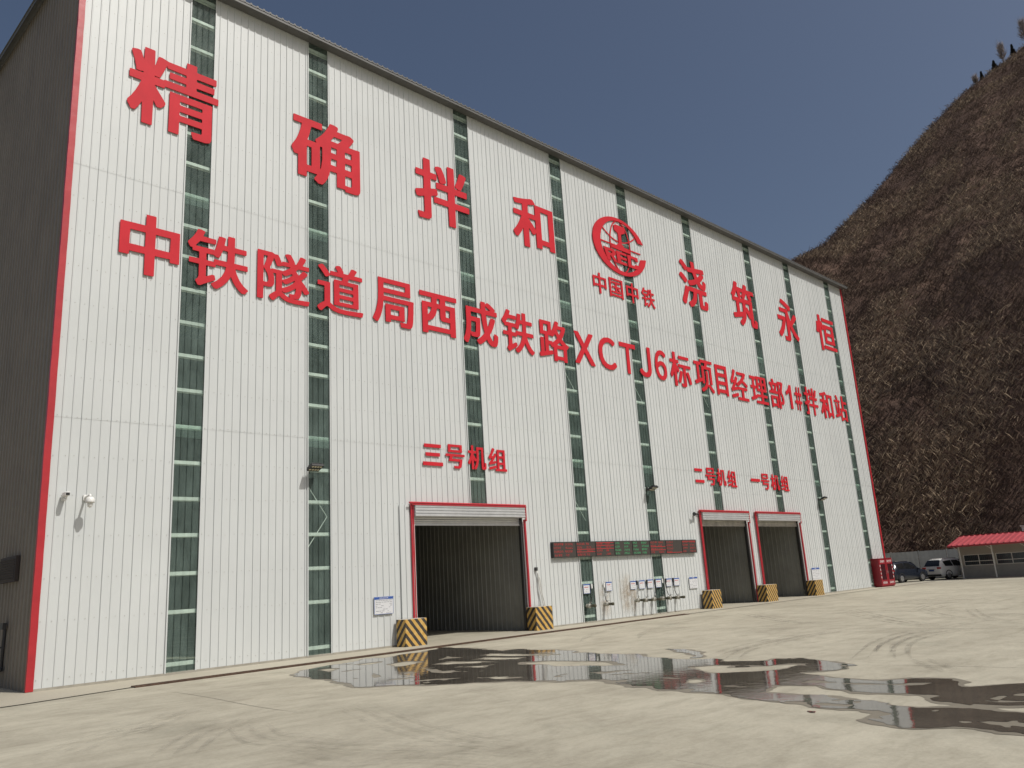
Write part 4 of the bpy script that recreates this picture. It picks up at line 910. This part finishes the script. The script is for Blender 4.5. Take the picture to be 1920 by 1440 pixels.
for a_, b_ in wins:
    q = MB(); q.obox(SU * a_ + SN * (WY + .06) + Vector((0, 0, 1.02)), SU * (b_ - a_), SN * .02, (0, 0, .88)); wi = q.build('window', M['win_glass'], sd)
    q = MB()
    for u0 in (a_, (a_ + b_) / 2 - .025, b_ - .05): q.obox(SU * u0 + SN * (WY - .01) + Vector((0, 0, 1.02)), SU * .05, SN * .06, (0, 0, .88))
    for z in (1.02, 1.34, 1.85): q.obox(SU * a_ + SN * (WY - .005) + Vector((0, 0, z)), SU * (b_ - a_), SN * .05, (0, 0, .045))
    q.build('frame', M['post'], wi)
    q = MB()
    for k_ in range(13): q.obox(SU * (a_ + .12 + k_ * .145) + SN * (WY + .02) + Vector((0, 0, 1.05)), SU * .018, SN * .018, (0, 0, .8))
    q.build('window_bar', M['dark_grey'], wi)
fl = MB(); fl.obox(SU * -.4 + SN * -.2, SU * LN, SN * 1.7, (0, 0, .035)); fl.build('porch_floor', M['apron'], sd)
t_ = thing('chimney_stack', 'small white chimney post rising behind the red shed roof at the right edge', 'chimney', (82.6, -5.0, 0))
q = MB(); q.box(-.18, .18, -.18, .18, 0, 4.0); q.build('shaft', M['white_plastic'], t_); q = MB(); q.box(-.26, .26, -.26, .26, 4.0, 4.12); q.build('cap', M['post'], t_)

# ------------------------------------------------------------------ hill
def ridge(az):                                             # angle of the skyline and its distance
    T = [(40, 15.5, 150), (55, 18.0, 150), (65.5, 20.0, 158), (67.7, 20.7, 165), (70.1, 22.2, 176), (72.5, 24.1, 190), (74.8, 25.8, 202), (76.3, 26.8, 210), (77.8, 27.7, 216), (80.3, 28.6, 224), (82, 29.3, 230), (92, 32, 250), (120, 33, 270)]
    A_ = [q[0] for q in T]; return np.interp(az, A_, [q[1] for q in T]), np.interp(az, A_, [q[2] for q in T])
def hill_h(r, az):
    e, D = ridge(az); H = (np.tan(np.radians(e)) * D + 2.1) * .984; r0 = 88 + 4 * np.sin(az * .21) - np.clip(az - 84, 0, 30) * .5
    t = np.clip((r - r0) / (D - r0), 0, None)
    up = H * (np.minimum(t, 1) ** .92); back = np.where(t > 1, H * (1 + .12 * (t - 1)) , up)
    X_, Y_ = r * np.sin(np.radians(az)), r * np.cos(np.radians(az)); n_ = sum(a_ * (vnoise(X_ + 500, Y_ + 500, s_, sd_) - .5) for a_, s_, sd_ in ((4.5, 34, 21), (3.0, 13, 22), (1.8, 5, 23), (1.0, 2.2, 24)))
    damp = np.clip(t * 5, 0, 1) * np.clip(.25 + np.abs(1 - t) * 2.2, 0, 1)
    return np.maximum(back + n_ * damp, -.3 + 3 * np.clip(t * 12, 0, 1) * 0)
AZ = np.linspace(40, 118, 300); RR = np.concatenate([np.linspace(82, 240, 190), np.linspace(243, 420, 40)])
AA, RG = np.meshgrid(AZ, RR, indexing='ij'); HH = hill_h(RG, AA)
HX, HY = RG * np.sin(np.radians(AA)), RG * np.cos(np.radians(AA)) - 25.16
nv = AA.size; V = np.stack([HX, HY, HH], -1).reshape(-1, 3); I = np.arange(nv).reshape(AA.shape)
F = np.stack([I[:-1, :-1], I[:-1, 1:], I[1:, 1:], I[1:, :-1]], -1).reshape(-1, 4)
def np_mesh(name, V, F, mats, mi=None, smooth=False):
    me = bpy.data.meshes.new(name); k_ = F.shape[1]; me.vertices.add(len(V)); me.vertices.foreach_set('co', V.astype(np.float32).ravel())
    me.loops.add(F.size); me.loops.foreach_set('vertex_index', F.astype(np.int32).ravel()); me.polygons.add(len(F)); me.polygons.foreach_set('loop_start', np.arange(0, F.size, k_, dtype=np.int32))
    for m in mats: me.materials.append(m)
    if mi is not None: me.polygons.foreach_set('material_index', mi.astype(np.int32))
    if smooth: me.polygons.foreach_set('use_smooth', np.ones(len(F), bool))
    me.update(calc_edges=True); me.validate(); return me
def hill_mat():
    m = mat('dry_hillside', (.05, .04, .03), .95, spec=.1); nt = m.node_tree; N, L = nt.nodes, nt.links; b = N['Principled BSDF']; tc = N.new('ShaderNodeTexCoord')
    def rampn(scale, st, stops, det=8):
        mp = N.new('ShaderNodeMapping'); mp.inputs['Scale'].default_value = st; mp.inputs['Rotation'].default_value = (.3, .2, .5); L.new(tc.outputs['Object'], mp.inputs[0])
        n_ = N.new('ShaderNodeTexNoise'); n_.inputs['Scale'].default_value = scale; n_.inputs['Detail'].default_value = det; n_.inputs['Roughness'].default_value = .72; L.new(mp.outputs[0], n_.inputs['Vector'])
        r = N.new('ShaderNodeValToRGB'); r.color_ramp.elements[0].position, r.color_ramp.elements[1].position = stops[0][0], stops[1][0]; r.color_ramp.elements[0].color = (*stops[0][1], 1); r.color_ramp.elements[1].color = (*stops[1][1], 1); L.new(n_.outputs[0], r.inputs[0]); return r.outputs[0]
    c1 = rampn(.05, (1, 1, 1), ((.38, (.110, .073, .058)), (.66, (.180, .121, .090)))); c2 = rampn(.9, (1, 1, 2.2), ((.36, (.72, .72, .72)), (.70, (1.35, 1.3, 1.28))))
    x = N.new('ShaderNodeMix'); x.data_type = 'RGBA'; x.blend_type = 'MULTIPLY'; x.inputs[0].default_value = 1; L.new(c1, x.inputs[6]); L.new(c2, x.inputs[7]); L.new(x.outputs[2], b.inputs['Base Color']); return m
struct(link('hill', np_mesh('hill', V, F, [hill_mat()], None, True)))
# dry brush: leaning stems in clumps
per = 6
def brush(n, seed):
    r = np.random.default_rng(seed); az = r.uniform(60, 92, n); t = r.random(n) ** 1.15
    e, D = ridge(az); rad = 88 + t * (D - 88) * 1.04; cl = vnoise(rad * np.sin(np.radians(az)) + 300, rad * np.cos(np.radians(az)) + 300, 7, 5); keep = r.random(n) < .25 + 1.1 * cl ** 1.5
    az, rad, cl = az[keep], rad[keep], cl[keep]; n = len(az); z = hill_h(rad, az); x, y = rad * np.sin(np.radians(az)), rad * np.cos(np.radians(az)) - 25.16
    kind = r.random(n); Vs, Fs, Ms = [], [], []; off = 0
    near = np.clip((rad - 88) / 110, 0, 1)
    base = np.stack([x, y, z - .05], 1); hgt = r.uniform(.5, 1.35, n)
    for j in range(per):
        ang = -1.57 + r.normal(0, .9, n) + np.where(r.random(n) < .25, 3.14, 0); lean = r.uniform(.4, 1.8, n); l = hgt * r.uniform(.6, 1.3, n)
        dv = np.stack([np.cos(ang) * lean, np.sin(ang) * lean, np.ones(n)], 1); dv /= np.linalg.norm(dv, axis=1)[:, None]
        b0 = base + np.stack([r.normal(0, .45, n), r.normal(0, .45, n), np.zeros(n)], 1); tip = b0 + dv * l[:, None]
        sd_ = np.stack([np.zeros(n), -np.sin(ang) * .2, np.ones(n)], 1) * (r.uniform(.02, .07, n))[:, None]
        mid = (b0 + tip) / 2 + np.array([0, 0, .10]) * l[:, None]
        Vs.append(np.stack([b0 - sd_ * .6, b0 + sd_ * .6, mid + sd_, tip, mid - sd_], 1).reshape(-1, 3)); Fs.append(np.arange(n * 5).reshape(n, 5) + off); off += n * 5
        k_ = np.where(kind < .34, 0, np.where(kind < .70, 1, 2)); k_ = np.where((r.random(n) < .55 * np.clip((cl - .42) * 4, 0, 1)), 3, k_); Ms.append(k_)
    return np.concatenate(Vs), np.concatenate(Fs), np.concatenate(Ms)
bm_ = [mat('brush_dark', (.100, .068, .054), .95, spec=.1), mat('brush_brown', (.150, .102, .078), .95, spec=.1), mat('brush_olive', (.150, .108, .078), .95, spec=.1), mat('brush_straw', (.38, .29, .20), .95, spec=.1)]
Vb, Fb, Mb = brush(90000, 3)
struct(link('hillside_brush', np_mesh('hillside_brush', Vb, Fb, bm_, Mb)), 'stuff')

# ------------------------------------------------------------------ trees on the skyline
bark = mat('pale_bark', (.20, .17, .15), .9); twig = mat('bare_twigs', (.38, .33, .31), .95); needle = mat('dark_needles', (.075, .08, .075), .9); barkd = mat('dark_bark', (.05, .04, .03), .9)
def on_hill(az, back=1.0):
    e, D = ridge(az); r = float(D) * back; h = float(hill_h(np.array([r]), np.array([az]))[0]); return (r * math.sin(math.radians(az)), r * math.cos(math.radians(az)) - 25.16, h - .2)
def bare_tree(az, H, wd, label, seed):
    r = random.Random(seed); t_ = thing('bare_tree', label, 'tree', on_hill(az), 0, 'trees on the hill skyline'); q = MB(); q.tube([(0, 0, 0), (.1, 0, H * .45), (.05, .1, H * .9)], [.16, .10, .03], 6); q.build('trunk', bark, t_)
    c = MB()
    for i in range(190):
        z0 = H * r.uniform(.15, .85); a_ = r.uniform(0, 6.28); l = wd * (1.15 - z0 / H * .75) * r.uniform(.5, 1.0); p1 = Vector((math.cos(a_) * l, math.sin(a_) * l, z0 + l * r.uniform(.9, 1.9)))
        s_ = Vector((-math.sin(a_), math.cos(a_), 0)) * .035; p0 = Vector((0, 0, z0)); md = (p0 + p1) / 2 - Vector((0, 0, .2)); c.face([p0 - s_, p0 + s_, md + s_, p1, md - s_])
        for k_ in range(3):
            b0 = p0.lerp(p1, r.uniform(.4, 1)); b1 = b0 + Vector((r.uniform(-.6, .6), r.uniform(-.6, .6), r.uniform(.4, 1.3))); c.face([b0 - s_ * .6, b0 + s_ * .6, b1])
    c.build('crown', twig, t_)
def conifer(az, H, wd, label, seed):
    r = random.Random(seed); t_ = thing('conifer_tree', label, 'tree', on_hill(az), 0, 'trees on the hill skyline'); q = MB(); q.tube([(0, 0, 0), (0, 0, H * .95)], [.14, .03], 6); q.build('trunk', barkd, t_); c = MB()
    for i in range(420):
        z0 = H * r.uniform(.10, .98); a_ = r.uniform(0, 6.28); l = wd * (1.05 - z0 / H) * r.uniform(.5, 1.15) + .1; d_ = Vector((math.cos(a_), math.sin(a_), r.uniform(-.35, .1))); s_ = Vector((-math.sin(a_), math.cos(a_), 0)) * r.uniform(.12, .3); p0 = Vector((0, 0, z0)); c.face([p0, p0 + d_ * l * .6 + s_, p0 + d_ * l, p0 + d_ * l * .6 - s_])
    c.build('crown', needle, t_)
bare_tree(81.9, 7.6, 2.0, 'bare pale tree, tallest, cut off by the right edge on the skyline', 1); bare_tree(80.5, 6.2, 1.6, 'bare pale tree between two small dark conifers on the skyline', 2)
conifer(79.95, 2.9, .95, 'dark conifer just left of the bare pale tree', 3); conifer(81.1, 3.4, .85, 'dark conifer just right of the bare pale tree', 4); conifer(79.15, 2.5, .6, 'smallest and leftmost dark conifer on the skyline', 5)
bare_tree(78.75, 2.0, 1.0, 'low bare bush at the left end of the skyline trees', 6)
